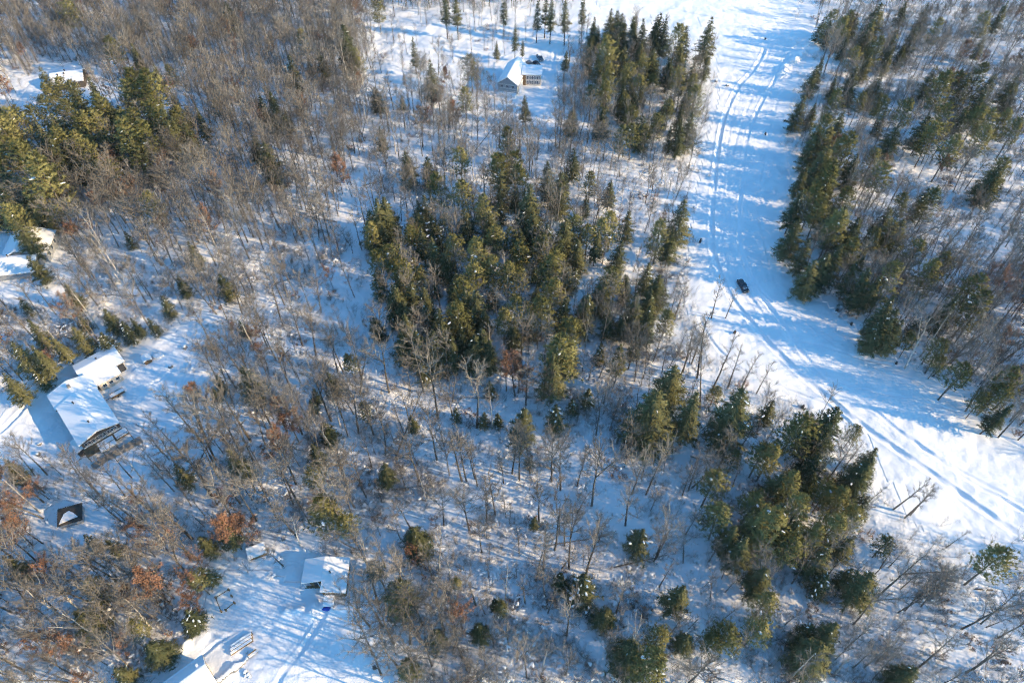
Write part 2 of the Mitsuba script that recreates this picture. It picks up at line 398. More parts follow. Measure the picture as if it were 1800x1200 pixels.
def pine_tree(seed, h, low=0.32, R=0.20, snow=10, tuft=18):
    R *= 1.36
    r = np.random.default_rng(seed)
    t = np.linspace(0, 1, 7)
    lean = r.normal(0, 0.015, 2) * h
    axis = np.stack([lean[0] * t, lean[1] * t, t * h - 0.4], 1)
    trunk = [tube(axis, 0.013 * h * (1 - 0.93 * t) + 0.01, 6)]
    crown, caps = [], []
    nw = int(13 * (1 - low) / 0.68)
    lop = r.uniform(0, 2 * np.pi)
    for i in range(nw):
        s = low + (0.985 - low) * (i + r.uniform(0, 0.5)) / nw
        k = (s - low) / (1 - low)
        prof = min(1.0, 0.6 + 1.4 * k) * (1.12 * (1 - k) ** 0.72 + 0.05)
        for j in range(5):
            az = j * 1.257 + i * 0.8 + r.uniform(-0.35, 0.35)
            L = R * h * prof * r.uniform(0.6, 1.2) * (1 + 0.18 * math.cos(az - lop))
            if r.uniform() < 0.10:
                continue
            el = r.uniform(-0.05, 0.25) + 0.5 * k
            p0 = np.array([lean[0] * s, lean[1] * s, s * h - 0.4])
            dv = np.array([math.cos(az) * math.cos(el), math.sin(az) * math.cos(el), math.sin(el)])
            p, tb = limb(p0, dv, L, 0.08, 0.05 * h / 20, r, 2); crown.append(tb)
            side = np.array([-math.sin(az), math.cos(az), 0])
            for u in (0.35, 0.52, 0.68, 0.84, 1.0):
                for sg in ((-1, 1) if 0.4 < u < 0.95 and L > 1.6 else (0,)):
                    c = p0 + dv * L * u + [0, 0, 0.08 * L * u * u] + side * sg * L * 0.24 * (1.15 - u * 0.4) + r.normal(0, 0.08 * L, 3) * 0.6
                    td = unit(dv * 0.75 + side * sg * 0.5 + np.array([0, 0, 0.30]) + r.normal(0, 1.0, (tuft, 3)) * [0.6, 0.6, 0.30])
                    crown.append(spikes(c - td * 0.12, td, r.uniform(0.45, 1.0, tuft) * h / 19, r.uniform(0.10, 0.21, tuft) * h / 19, r))
                    if k < 0.75:
                        caps.append([*(c + [0, 0, 0.2]), az])
    crown.append(spikes(np.tile(axis[-1], (14, 1)) - [0, 0, 0.6], unit(r.normal(0, 0.5, (14, 3)) + [0, 0, 1.0]), r.uniform(0.6, 1.2, 14), 0.2, r))
    out = {'trunk': join(trunk), 'crown': needles(crown, r)}
    if snow:
        caps = np.array(caps); out['snow_load'] = join([snow_caps(caps[r.choice(len(caps), min(snow, len(caps)), False)], r, 0.55)])
    return out


def hemlock_tree(seed, h, low=0.10, R=0.20, snow=30, cap=0.23, dens=1.0, power=0.75):
    R *= 1.30
    r = np.random.default_rng(seed)
    t = np.linspace(0, 1, 6)
    axis = np.stack([0 * t, 0 * t, t * h - 0.4], 1)
    trunk = [tube(axis, 0.012 * h * (1 - 0.93 * t) + 0.01, 6)]
    crown, caps = [], []
    nw = int(22 * dens)
    for i in range(nw):
        s = low + (0.985 - low) * (i + r.uniform(0, 0.6)) / nw
        k = (s - low) / (1 - low)
        prof = (1 - k) ** power * min(1, 0.6 + 2.2 * k) + 0.03
        nb = 7 if k < 0.75 else 5
        for j in range(nb):
            if r.uniform() < 0.08:
                continue
            az = j * 2 * np.pi / nb + i * 1.1 + r.uniform(-0.4, 0.4)
            L = R * h * prof * r.uniform(0.7, 1.18)
            el = r.uniform(-0.12, 0.22)
            dv = np.array([math.cos(az) * math.cos(el), math.sin(az) * math.cos(el), math.sin(el)])
            side = np.array([-math.sin(az), math.cos(az), 0])
            p0 = np.array([0, 0, s * h - 0.4])
            n = max(7, int(8 + 4.2 * L * dens))
            u = np.sort(r.uniform(0.15, 1.0, n))
            c = p0 + dv * L * u[:, None] - np.array([0, 0, 1.0]) * (0.16 * L * u[:, None] ** 2)
            sg = np.where(np.arange(n) % 2 == 0, 1, -1)[:, None]
            td = unit(dv * 0.65 + side * sg * 0.8 + [0, 0, -0.1] + r.normal(0, 0.32, (n, 3)))
            crown.append(spikes(c - td * 0.1, td, r.uniform(0.22, 0.40, n) * L * (1.2 - 0.5 * u) + 0.28, r.uniform(0.15, 0.29, n) * h / 16, r))
            crown.append(spikes(p0[None] + dv * 0.1, dv[None], L, 0.22, r))
            for uu in (0.5, 0.72, 0.92):
                caps.append([*(p0 + dv * L * uu - np.array([0, 0, 0.16 * L * uu ** 2 - 0.14]) + side * r.normal(0, 0.1 * L)), az])
    crown.append(spikes(np.tile(axis[-1], (10, 1)) - [0, 0, 0.8], unit(r.normal(0, 0.4, (10, 3)) + [0, 0, 1.0]), r.uniform(0.6, 1.1, 10), 0.2, r))
    out = {'trunk': join(trunk), 'crown': needles(crown, r)}
    if snow:
        caps = np.array(caps); out['snow_load'] = join([snow_caps(caps[r.choice(len(caps), min(snow, len(caps)), False)], r, cap)])
    return out


def needles(parts, r):
    """A crown of needle sprays; each spray is lit as the side of the crown that it belongs to."""
    m = join(parts)
    tri = m.vertices[m.faces]
    c = tri.mean(1)
    out = np.stack([c[:, 0], c[:, 1], np.zeros(len(c))], 1)
    out = unit(out) + [0, 0, 0.42]
    face = unit(np.cross(tri[:, 1] - tri[:, 0], tri[:, 2] - tri[:, 0]))
    face *= np.sign((face * out).sum(1, keepdims=True) + 1e-9)
    n = unit(unit(out) + 0.55 * face + r.normal(0, 0.18, c.shape))
    v = tri.reshape(-1, 3)
    return v, np.arange(len(v)).reshape(-1, 3), np.repeat(n, 3, 0)


def thicket(seed, h, n, snow, leaf, k):
    """A few shrubs side by side."""
    r = np.random.default_rng(seed)
    out = {}
    for i in range(k):
        a = shrub(seed * 10 + i, h * r.uniform(0.5, 1.2), n, snow, leaf)
        d = np.array([r.normal(0, 1.9), r.normal(0, 1.9), -0.1]) * (i > 0)
        for name, m in a.items():
            out.setdefault(name, []).append((m.vertices + d, m.faces))
    return {name: join(p) for name, p in out.items()}


def shrub(seed, h, n=70, snow=0, leaf=0):
    r = np.random.default_rng(seed)
    d = unit(r.normal(0, 0.55, (n // 5, 3)) + [0, 0, 0.9])
    parts = [spikes(np.zeros((len(d), 3)) - [0, 0, 0.2], d, h * r.uniform(0.7, 1.1, len(d)), 0.06, r)]
    k = r.integers(0, len(d), n)
    b = d[k] * (h * r.uniform(0.3, 0.95, (n, 1)))
    parts.append(spikes(b, unit(d[k] + r.normal(0, 0.6, (n, 3))), h * r.uniform(0.2, 0.45, n), 0.045, r))
    out = {'twig': join(parts)}
    if leaf:
        out['leaves'] = join([spikes(d[r.integers(0, len(d), leaf)] * h * r.uniform(0.4, 1, (leaf, 1)) + r.normal(0, 0.15, (leaf, 3)), unit(r.normal(size=(leaf, 3))), 0.3, 0.25, r)])
    if snow:
        out['snow_load'] = join([snow_caps(np.c_[b[:snow] + [0, 0, 0.1], r.uniform(0, 6, snow)], r, 0.35)])
    return out


MAT = {'trunk': 'bark', 'crown': 'twig', 'leaves': 'rust_leaf', 'snow_load': 'snow_load', 'twig': 'twig'}


def shape(m, mat):
    if isinstance(m, tuple):
        return {'type': 'ply', 'filename': meshkit.write_ply((m[0], m[1]), False, normals=m[2]), 'face_normals': False, 'bsdf': {'type': 'ref', 'id': mat}}
    return mikit.ply(m, mat)


def family(name, meshes, **mats):
    out = []
    for i, parts in enumerate(meshes):
        key = f'{name}_{i:02d}_mould'
        scene[key] = {'type': 'shapegroup', **{k: shape(m, mats.get(k, MAT[k])) for k, m in parts.items()}}
        out.append(key)
    return out


BARE = family('bare', [bare_tree(100 + i, 24, low=lo, spread=sp, n_limb=nl, fork=fk) for i, (lo, sp, nl, fk) in enumerate(
    ((0.45, 0.20, 15, 0), (0.50, 0.17, 14, 0), (0.40, 0.24, 16, 1), (0.55, 0.18, 13, 1), (0.36, 0.20, 17, 0), (0.48, 0.22, 15, 1), (0.52, 0.15, 13, 0), (0.42, 0.26, 16, 1), (0.6, 0.14, 11, 0), (0.30, 0.16, 20, 0), (0.5, 0.28, 12, 1), (0.62, 0.20, 10, 1)))])
SLIM = family('slim', [bare_tree(150 + i, 18, low=0.4, spread=0.13, n_limb=12, twigs=9) for i in range(5)])
BIRCH = family('birch', [bare_tree(200 + i, 22, low=0.45, spread=0.19, n_limb=13, fork=i % 2, twigs=9) for i in range(4)], trunk='birch_bark', crown='birch_twig')
OAK = family('oak', [bare_tree(300 + i, 17, low=0.34, spread=0.30, n_limb=16, leaf=(42, 24, 10, 28)[i], twigs=5) for i in range(4)])
PINE = family('pine', [pine_tree(400 + i, 20, low=lo, R=R, snow=sn) for i, (lo, R, sn) in enumerate(((0.30, 0.20, 3), (0.40, 0.18, 2), (0.25, 0.22, 6), (0.36, 0.21, 2), (0.45, 0.19, 2), (0.22, 0.18, 4)))], crown='pine_needle')
HEML = family('hemlock', [hemlock_tree(500 + i, 16, low=lo, R=R, snow=sn, power=pw, dens=dn) for i, (lo, R, sn, pw, dn) in enumerate(
    ((0.10, 0.22, 5, 0.72, 1.0), (0.16, 0.19, 9, 0.82, 1.0), (0.08, 0.26, 4, 0.66, 1.0), (0.12, 0.21, 14, 0.78, 0.9), (0.2, 0.17, 5, 0.9, 1.0)))], crown='hemlock_needle')
SPRUCE = family('spruce', [hemlock_tree(540 + i, 20, low=0.3, R=0.10, snow=8, power=0.7, dens=0.8) for i in range(3)], crown='hemlock_needle')
SNOWY = family('snowy', [hemlock_tree(560 + i, 9, low=0.08, R=0.26, snow=(18, 12, 26)[i], cap=0.30, power=0.85, dens=0.8) for i in range(3)], crown='hemlock_needle')
SHRUB = family('shrub', [thicket(600 + i, hh, n, sn, lf, k) for i, (hh, n, sn, lf, k) in enumerate(((2.0, 60, 0, 0, 4), (1.4, 45, 4, 0, 4), (3.6, 50, 0, 0, 3), (2.4, 60, 3, 0, 3), (2.0, 45, 0, 45, 2), (4.6, 36, 0, 0, 4)))])
NATURAL = {**{k: 24 for k in BARE}, **{k: 18 for k in SLIM}, **{k: 22 for k in BIRCH}, **{k: 17 for k in OAK}, **{k: 20 for k in PINE + SPRUCE}, **{k: 16 for k in HEML}, **{k: 9 for k in SNOWY}, **{k: 1 for k in SHRUB}}

TREES = []       # every tree one could point to: (key name, mould, x, y, height, look, group)


def stand(mould, x, y, h, z=None, lean=(0, 0)):
    s = h / NATURAL[mould]
    z = gz(x, y) if z is None else z
    t = T().translate([x, y, z]).rotate([0, 1, 0], lean[0]).rotate([1, 0, 0], lean[1]).rotate([0, 0, 1], float(rng.uniform(0, 360)))
    return {'type': 'instance', 'shapegroup': {'type': 'ref', 'id': mould}, 'to_world': t.scale([s * float(rng.uniform(0.92, 1.08)), s * float(rng.uniform(0.92, 1.08)), s])}


# ------------------------------------------------------------------ evergreens, by where the survey shows their tops (u, v, height)
PINES = '''112 0 15;78 148 11;100 140 12;121 143 12;190 65 14;295 112 9;216 137 16;250 120 19;108 175 14;50 185 13;157 187 15;212 207 17;240 212 16;140 240 14;12 188 15;27 250 18;2 240 15;188 283 10;373 172 9;310 182 10;46 268 20;8 360 14;258 342 11
527 50 13;828 95 15;817 150 13;808 260 15;880 275 15;893 220 14;660 -8 16;905 268 16;626 85 12
1070 62 19;1135 95 14;1112 112 14;1103 118 14;1125 132 15;1072 120 17;1195 122 15;1222 130 12;1150 130 13;1042 150 14;1065 142 15;1230 150 15;1175 178 13;1115 188 13;1100 165 11;1157 200 14;1095 222 14;1115 220 13;1192 45 19
1467 18 16;1500 18 15;1485 30 14;1547 65 16;1508 85 14;1460 155 16;1447 205 17;1470 237 15;1500 232 18;1517 165 12;1560 172 14;1602 175 17;1672 125 18;1657 132 15;1690 125 15;1732 110 17;1675 182 18;1650 215 16;1682 240 17;1730 185 16;1750 190 15;1775 187 14;1740 220 15;1740 22 15;1655 32 13;1775 277 16;1543 262 13;1452 282 15;1797 207 15
650 388 14;662 442 15;685 430 15;710 460 14;740 472 12;767 305 17;717 397 14;720 382 12;810 320 16;852 345 15;782 375 10;795 415 15;835 422 17;832 465 15;865 455 15;812 487 16;870 397 14;897 400 14;892 462 14;875 272 17;805 537 15;885 545 14;905 520 15;690 455 13
912 290 16;1010 377 15;1035 395 14;1062 385 14;1078 375 14;953 408 16;915 420 14;980 437 17;972 450 17;972 490 15;955 520 17;1078 472 16;1177 540 12;1003 560 16;915 470 13;1165 385 16;958 462 13;1040 300 12
1447 290 20;1423 327 16;1497 330 16;1470 365 17;1457 375 18;1507 415 15;1547 397 13;1575 385 14;1622 422 15;1560 290 16;1650 328 15;1595 340 13;1582 457 17;1647 455 15;1667 440 15;1725 482 17;1735 510 18;1610 585 10;1430 352 14
637 705 8;610 622 11;545 822 10;565 872 12;985 590 21;1295 797 9;1260 830 15;1345 785 14;1260 680 8;1410 725 18;1362 785 14;1395 835 14;1490 858 14;1510 748 9;1660 628 8;1787 650 15;1770 672 13;1700 640 14;1738 690 11;1668 600 13;557 878 14;605 905 12
1275 890 14;1335 905 13;1362 905 16;1420 880 18;1470 905 16;1510 895 13;1567 945 9;1357 1045 12;1772 970 15;1340 1095 12;1160 1110 10;1150 1150 15;1285 1100 12;1258 1115 10;1345 940 13;1395 940 14;800 1015 5;337 1010 9;150 1020 11;232 1095 9;880 1055 7;1465 850 13;1440 925 14;1330 870 13'''
HEMLOCKS = '''228 78 13;268 112 10;118 140 17;150 135 15;175 220 15;112 240 13;82 238 15;445 240 12;395 5 13;290 215 14;300 205 13;280 190 15;320 215 12;345 190 12;600 38 20;560 85 12;508 95 14;755 105 18;660 150 10;475 160 17;452 165 15;460 245 17;750 272 12;668 225 11;715 265 13;873 75 8;20 380 14;70 120 10;0 285 16;85 195 14;130 200 14;180 165 13;230 240 13;160 270 12;60 215 14;-5 320 14;40 330 12;250 180 12
1075 15 17;1093 22 18;1120 24 19;1135 35 18;1157 28 19;1170 35 18;1250 30 21;1036 67 12;1043 32 15;1205 115 15;1005 190 11;1217 195 16;1200 212 16;995 88 10;925 165 12;1085 60 15;1128 75 14;1100 85 15;1055 95 14;1150 85 14;1180 100 14;1245 95 13;1060 190 12;1130 205 13;1180 225 12
1540 27 17;1435 117 14;1447 105 14;1510 115 14;1397 167 15;1468 192 15;1555 155 13;1735 160 15;1705 180 14;1765 285 15;1635 5 14;1775 0 15;1732 65 11;1430 215 15;1415 245 14;1445 255 15;1510 270 14;1530 95 12;1580 220 12;1475 130 13;1420 180 12
50 452 11;328 420 11;310 480 10;385 475 10;112 500 11;5 660 12
657 342 19;675 347 17;712 552 14;750 530 13;660 557 9;645 365 15;700 470 14;720 500 14;880 300 15;860 370 14;820 370 13;780 440 13;850 540 12;740 400 13;690 500 13;915 400 14
987 300 18;932 327 19;930 345 16;1107 367 13;995 385 15;1205 350 19;1060 485 14;1030 515 15;1160 480 14;1120 515 15;1140 540 16;965 390 15;1020 420 14;940 370 15;985 410 14;1075 312 12;1090 420 12;1050 410 13;990 520 13;1100 545 12;1185 400 14;905 560 13;1075 540 12
1515 377 17;1535 470 16;1572 515 18;1580 540 17;1682 520 15;1510 460 14;1417 455 14;1388 385 15;1392 335 15;1622 557 8;1762 290 14;1405 420 14;1440 440 15;1480 430 15;1550 480 14;1590 560 13;1440 320 15;1530 420 13;1400 290 13;1560 555 14
425 642 13;377 660 7;372 680 6;308 818 10;405 790 12;8 812 10;570 745 9;547 782 10;577 650 9;722 725 8;672 810 11;915 712 16;700 585 13;730 580 15;755 582 15;790 592 15;830 590 14;860 600 13;710 560 13;775 560 14;810 570 13;845 575 13;1093 600 13;1190 638 17;1160 683 21;1228 688 20;1310 683 21;550 685 7;1472 713 23;1535 800 18;1375 835 13;1580 560 14;1775 708 12;975 620 18;1000 600 14
385 915 12;130 1075 11;260 1130 10;200 1172 9;5 980 11;727 925 11;695 1022 13;760 1105 10;842 1090 11;712 1160 10;1200 1030 13;985 1005 9;1115 1135 13;1065 1070 8;1208 1115 9;1540 1010 13;1475 1100 13;1450 1130 13;1610 1170 12;1500 940 12;1300 920 14;1380 890 15;1320 945 14;1410 915 14;1455 960 13;1350 1000 12;870 1050 7;545 705 6;1440 800 13;350 940 9;940 905 6;20 600 14;55 612 13;88 588 12;45 560 13;125 575 10;180 540 10;230 555 9'''
SNOWED = '''408 140 8;655 165 7;500 195 9;705 165 6;1220 110 10;1555 200 9;745 338 11;757 375 13;735 350 9;725 450 9;762 490 8;865 505 9;1142 460 12;1632 330 12;218 405 5;282 520 8;210 560 8;260 558 7;33 525 7;175 580 9;172 590 8;62 650 7;742 635 9;862 668 7;800 715 6;850 725 6;875 725 6;1035 682 8;983 705 11;1362 700 10;1430 1095 9;1130 930 11;1035 1010 12;1015 1020 10;350 995 8;325 1070 8;150 942 7;185 950 7;650 980 8;320 1085 7;905 330 9;880 360 8;940 460 8;1010 470 8;1090 170 8;1130 150 9;1210 160 9;1180 165 8;1140 210 8;770 400 9;690 540 8;900 590 7;980 340 8;1050 500 9;1100 480 8;1120 590 9;1060 600 8;1500 1000 8;1460 1010 9;500 120 7;540 100 7;470 200 8;420 560 6;135 550 7;1010 700 6;915 740 6;930 800 5;1440 770 9;1500 830 9;1530 870 9;250 140 6;370 120 6'''


def rows(s):
    return [tuple(float(k) for k in a.split()) for a in s.replace('\n', ';').split(';') if a.strip()]


def evergreen(name, moulds, listed, looks, group):
    for u, v, h in listed:
        h *= float(rng.uniform(1.0, 1.15)) * (1.25 if u < 350 and v < 420 else 1.0)
        x, y, _ = at(u, v, h * 0.97)
        x += 3.0 if 1380 < u < 1480 and 150 < v < 480 else 0.0
        m = moulds[int(rng.integers(len(moulds)))]
        key = numbered(name)
        scene[key] = stand(m, x, y, h, lean=rng.normal(0, 1.5, 2))
        TREES.append((key, m, x, y, h, looks, group))


evergreen('white_pine', PINE, rows(PINES), 'green pine', 'pines scattered through the snowy woods')
listed = rows(HEMLOCKS)
thin = [a for a in listed if a[1] < 12 or a[:2] in ((725, 62),)]
evergreen('hemlock_tree', HEML, listed, 'dark hemlock', 'dark hemlocks in the snowy woods')
evergreen('spruce_tree', SPRUCE, rows('725 62 17;800 -18 19;780 -25 20;945 -2 19;970 -4 20;997 -8 20;1027 -10 18;905 45 14;918 70 9;885 -10 17;960 -15 18'), 'slender dark spruce', 'slender spruces along the far edge')
evergreen('snowy_evergreen', SNOWY, rows(SNOWED), 'snow-laden young evergreen', 'young evergreens loaded with snow')

# more evergreens of the same kinds that fill the dense stands (outline, m2 per tree, kinds)
part = land([(-30, 245), (60, 245), (190, 240), (240, 190), (330, 200), (330, 280), (150, 310), (70, 400), (-30, 410)])
for i in range(26):
    while True:
        x, y = rng.uniform(part.bounds[0], part.bounds[2]), rng.uniform(part.bounds[1], part.bounds[3])
        if shapely.contains_xy(part, x, y):
            break
    h = float(rng.uniform(15, 22)); m = PINE[int(rng.integers(len(PINE)))]
    key = numbered('white_pine'); scene[key] = stand(m, x, y, h, lean=rng.normal(0, 1.5, 2))
    TREES.append((key, m, x, y, h, 'green pine', 'pines scattered through the snowy woods'))
FIR = family('fir', [hemlock_tree(580 + i, 15, low=lo, R=R, snow=sn, power=pw, dens=0.95) for i, (lo, R, sn, pw) in enumerate(((0.1, 0.23, 8, 0.8), (0.15, 0.25, 4, 0.72), (0.1, 0.21, 12, 0.86)))], crown='hemlock_needle')
NATURAL.update({k: 15 for k in FIR})
for outline, area in (([(655, 360), (720, 330), (900, 290), (1010, 320), (1200, 420), (1210, 560), (1150, 660), (960, 680), (900, 640), (700, 620), (660, 500)], 330), ([(1045, 60), (1190, 60), (1235, 200), (1200, 260), (1080, 250), (1030, 150)], 130),
                      ([(-20, 240), (60, 245), (200, 235), (340, 200), (340, 290), (150, 300), (60, 400), (-20, 420)], 70), ([(1395, 260), (1470, 250), (1560, 420), (1640, 560), (1560, 600), (1420, 480), (1385, 420)], 420),
                      ([(1290, 800), (1420, 790), (1560, 850), (1500, 1000), (1380, 1040), (1270, 930)], 280), ([(690, 560), (870, 560), (880, 650), (750, 660)], 32), ([(1420, 60), (1560, 40), (1800, 180), (1700, 300), (1450, 260)], 260)):
    part = land(outline); x0, y0, x1, y1 = part.bounds; n = 0
    while n < part.area / area:
        x, y = rng.uniform(x0, x1), rng.uniform(y0, y1)
        if not shapely.contains_xy(part, x, y):
            continue
        n += 1
        h = float(rng.uniform(9, 17)); m = FIR[int(rng.integers(3))]
        key = numbered('fir_tree'); scene[key] = stand(m, x, y, h, lean=rng.normal(0, 1.5, 2))
        TREES.append((key, m, x, y, h, 'dark fir', 'dark firs filling the evergreen stands'))

for u, v in ((590, 388), (640, 330), (1640, 150), (870, 700), (1030, 700), (1690, 640), (1590, 1010), (1745, 1035), (960, 960), (690, 860), (240, 520), (1500, 1060), (1080, 1000), (480, 500)):
    x, y, _ = at(u, v); h = float(rng.uniform(11, 16)); m = BARE[int(rng.integers(len(BARE)))]
    key = numbered('fallen_tree'); scene[key] = stand(m, x, y, h, gz(x, y) + 0.5, (float(rng.choice([-84, 80, 74])), float(rng.uniform(-12, 12))))
    TREES.append((key, m, x, y, h * 0.02, 'fallen bare tree', 'fallen trees lying in the woods'))


# ------------------------------------------------------------------ leafless woods: how thickly the land is wooded, by area
#            outline                                                                                         m2 per tree  height  mix (bare, slim, birch, oak)
ZONES = [(land(p), a, h, mixv, sh) for p, a, h, mixv, sh in (
    ([(640, 590), (700, 640), (1000, 735), (1140, 850), (1100, 890), (900, 800), (650, 690)], 75, 17, (.5, .45, .05, 0), 22),
    ([(615, 270), (660, 270), (655, 600), (612, 620)], 210, 20, (.8, .1, .1, 0), 160),
    ([(650, 30), (1010, 0), (1000, 110), (870, 130), (740, 170), (650, 150)], 75, 15, (.1, .85, .05, 0), 70),
    ([(870, 190), (1000, 90), (1035, 60), (1060, 330), (860, 330)], 17, 14, (.7, .2, .1, 0), 24),
    ([(1000, 120), (1060, 85), (1200, 95), (1265, 180), (1230, 330), (1040, 330)], 30, 14, (.6, .3, .1, 0), 22),
    ([(1030, 290), (1240, 260), (1215, 440), (1050, 440)], 24, 14, (.6, .35, .05, 0), 20),
    ([(1120, 480), (1225, 440), (1260, 560), (1350, 700), (1440, 740), (1300, 730), (1190, 690)], 44, 15, (.15, .8, .05, 0), 9),
    ([(640, 270), (1230, 230), (1200, 480), (1200, 690), (960, 690), (690, 640)], 31, 15, (.66, .2, .14, 0), 14),
    ([(-60, 130), (200, 120), (350, 170), (350, 300), (130, 310), (60, 420), (-60, 420)], 45, 16, (.7, .1, .15, .05), 40),
    ([(-260, -60), (640, -60), (640, 300), (560, 430), (120, 440), (-260, 440)], 13, 16, (.80, .08, .09, .03), 18),
    ([(560, 250), (880, 100), (880, 330), (640, 420)], 20, 16, (.7, .15, .1, .05), 22),
    ([(640, -60), (1060, -60), (1010, 30), (640, 40)], 15, 18, (.6, .25, .15, 0), 40),
    ([(1000, -60), (1480, -60), (1450, 40), (1050, 12)], 300, 14, (.3, .7, 0, 0), 60),
    ([(-260, 440), (640, 400), (660, 690), (330, 600), (190, 600), (0, 700), (-260, 700)], 23, 16, (.66, .24, .06, .04), 8),
    ([(-300, 820), (150, 830), (240, 860), (360, 870), (390, 1000), (240, 1230), (-300, 1400)], 11, 15, (.66, .12, .12, .10), 8),
    ([(150, 800), (330, 600), (660, 660), (650, 1060), (390, 1010), (230, 850)], 29, 20, (.66, .22, .06, .06), 7),
    ([(640, 640), (1140, 690), (1210, 1260), (650, 1260)], 25, 17, (.46, .44, .08, .02), 6),
    ([(1130, 680), (1480, 760), (1550, 940), (1420, 1060), (1200, 1000)], 34, 15, (.50, .40, .1, 0), 7),
    ([(1540, 850), (1620, 930), (1800, 980), (2000, 1010), (2000, 940), (1700, 930), (1600, 860)], 120, 14, (.3, .7, 0, 0), 22),
    ([(1180, 980), (1420, 1040), (1640, 950), (2300, 1000), (2300, 1500), (1180, 1300)], 50, 13, (.50, .42, .08, 0), 6),
    ([(1370, 60), (2100, -60), (2100, 420), (1420, 480), (1370, 300)], 30, 14, (.76, .14, .06, .04), 14),
    ([(1400, 440), (2300, 380), (2300, 900), (1700, 700), (1560, 620)], 11, 15, (.56, .34, .06, .04), 7),
    ([(1430, -60), (2100, -60), (2100, 60), (1430, 70)], 30, 12, (.8, .1, .06, .04), 20))]
VIEW = land([(235, 640), (385, 700), (330, 770), (262, 830), (190, 850), (90, 820), (140, 770)])
VIEW = shapely.union_all([VIEW, land([(92, 920), (110, 885), (165, 890), (235, 955), (240, 1010), (170, 990), (100, 950)]), land([(-40, 410), (95, 400), (125, 450), (150, 520), (100, 545), (-40, 540)]), land([(20, 190), (75, 100), (120, 112), (150, 150), (190, 215), (150, 235), (60, 215)]), land([(400, 990), (640, 1030), (690, 1120), (700, 1200), (560, 1200), (380, 1120)])])
KEEP_OUT = shapely.union_all([CORRIDOR.buffer(-1.0), *[Y.buffer(0.5) for Y in YARDS], *SITE, VIEW])
wide = CORRIDOR.buffer(2.5)
taken_cells = {}


def free(x, y, gap):
    c = (int(x // 4), int(y // 4))
    for i in (-1, 0, 1):
        for j in (-1, 0, 1):
            for a, b in taken_cells.get((c[0] + i, c[1] + j), ()):
                if (a - x) ** 2 + (b - y) ** 2 < gap * gap:
                    return False
    taken_cells.setdefault(c, []).append((x, y))
    return True


for _, _, x, y, _, _, _ in TREES:
    free(x, y, 0.0)
woods, brush = [], []       # (kind, x, y, height)
done = None
for zone, area, h0, mixv, sh in ZONES:
    part = zone if done is None else zone.difference(done)
    done = zone if done is None else done.union(zone)
    part = part.difference(KEEP_OUT).intersection(shapely.box(-290, 18, 300, 352))
    if part.is_empty:
        continue
    x0, y0, x1, y1 = part.bounds
    for want, small in ((int(part.area / area), False), (int(part.area / sh), True)):
        n = int((x1 - x0) * (y1 - y0) / part.area * want * 2.2) + 10
        px_, py_ = rng.uniform(x0, x1, n), rng.uniform(y0, y1, n)
        clump = meshkit.noise(np.stack([px_ / 14, py_ / 14, px_ * 0], -1), 77)
        jx, jy = rng.normal(0, 4.5, n), rng.normal(0, 4.5, n)
        ok = shapely.contains_xy(part, px_ + jx, py_ + jy) & ~shapely.contains_xy(KEEP_OUT, px_, py_) & (rng.uniform(0.0, 0.9, n) < 0.35 + 0.7 * clump)
        k = 0
        for x, y in zip(px_[ok], py_[ok]):
            if k >= want:
                break
            if small:
                brush.append((x, y)); k += 1
            elif not wide.contains(shapely.Point(x, y)) and free(x, y, 1.7):
                kind = ('bare', 'slim', 'birch', 'oak')[int(np.searchsorted(np.cumsum(mixv), rng.uniform(0, sum(mixv) * 0.9999)))]
                woods.append((kind, x, y, h0 * float(rng.uniform(0.55, 1.25)) * (0.72 if kind in ('slim', 'oak') else 1.0))); k += 1

first_named = len(woods)
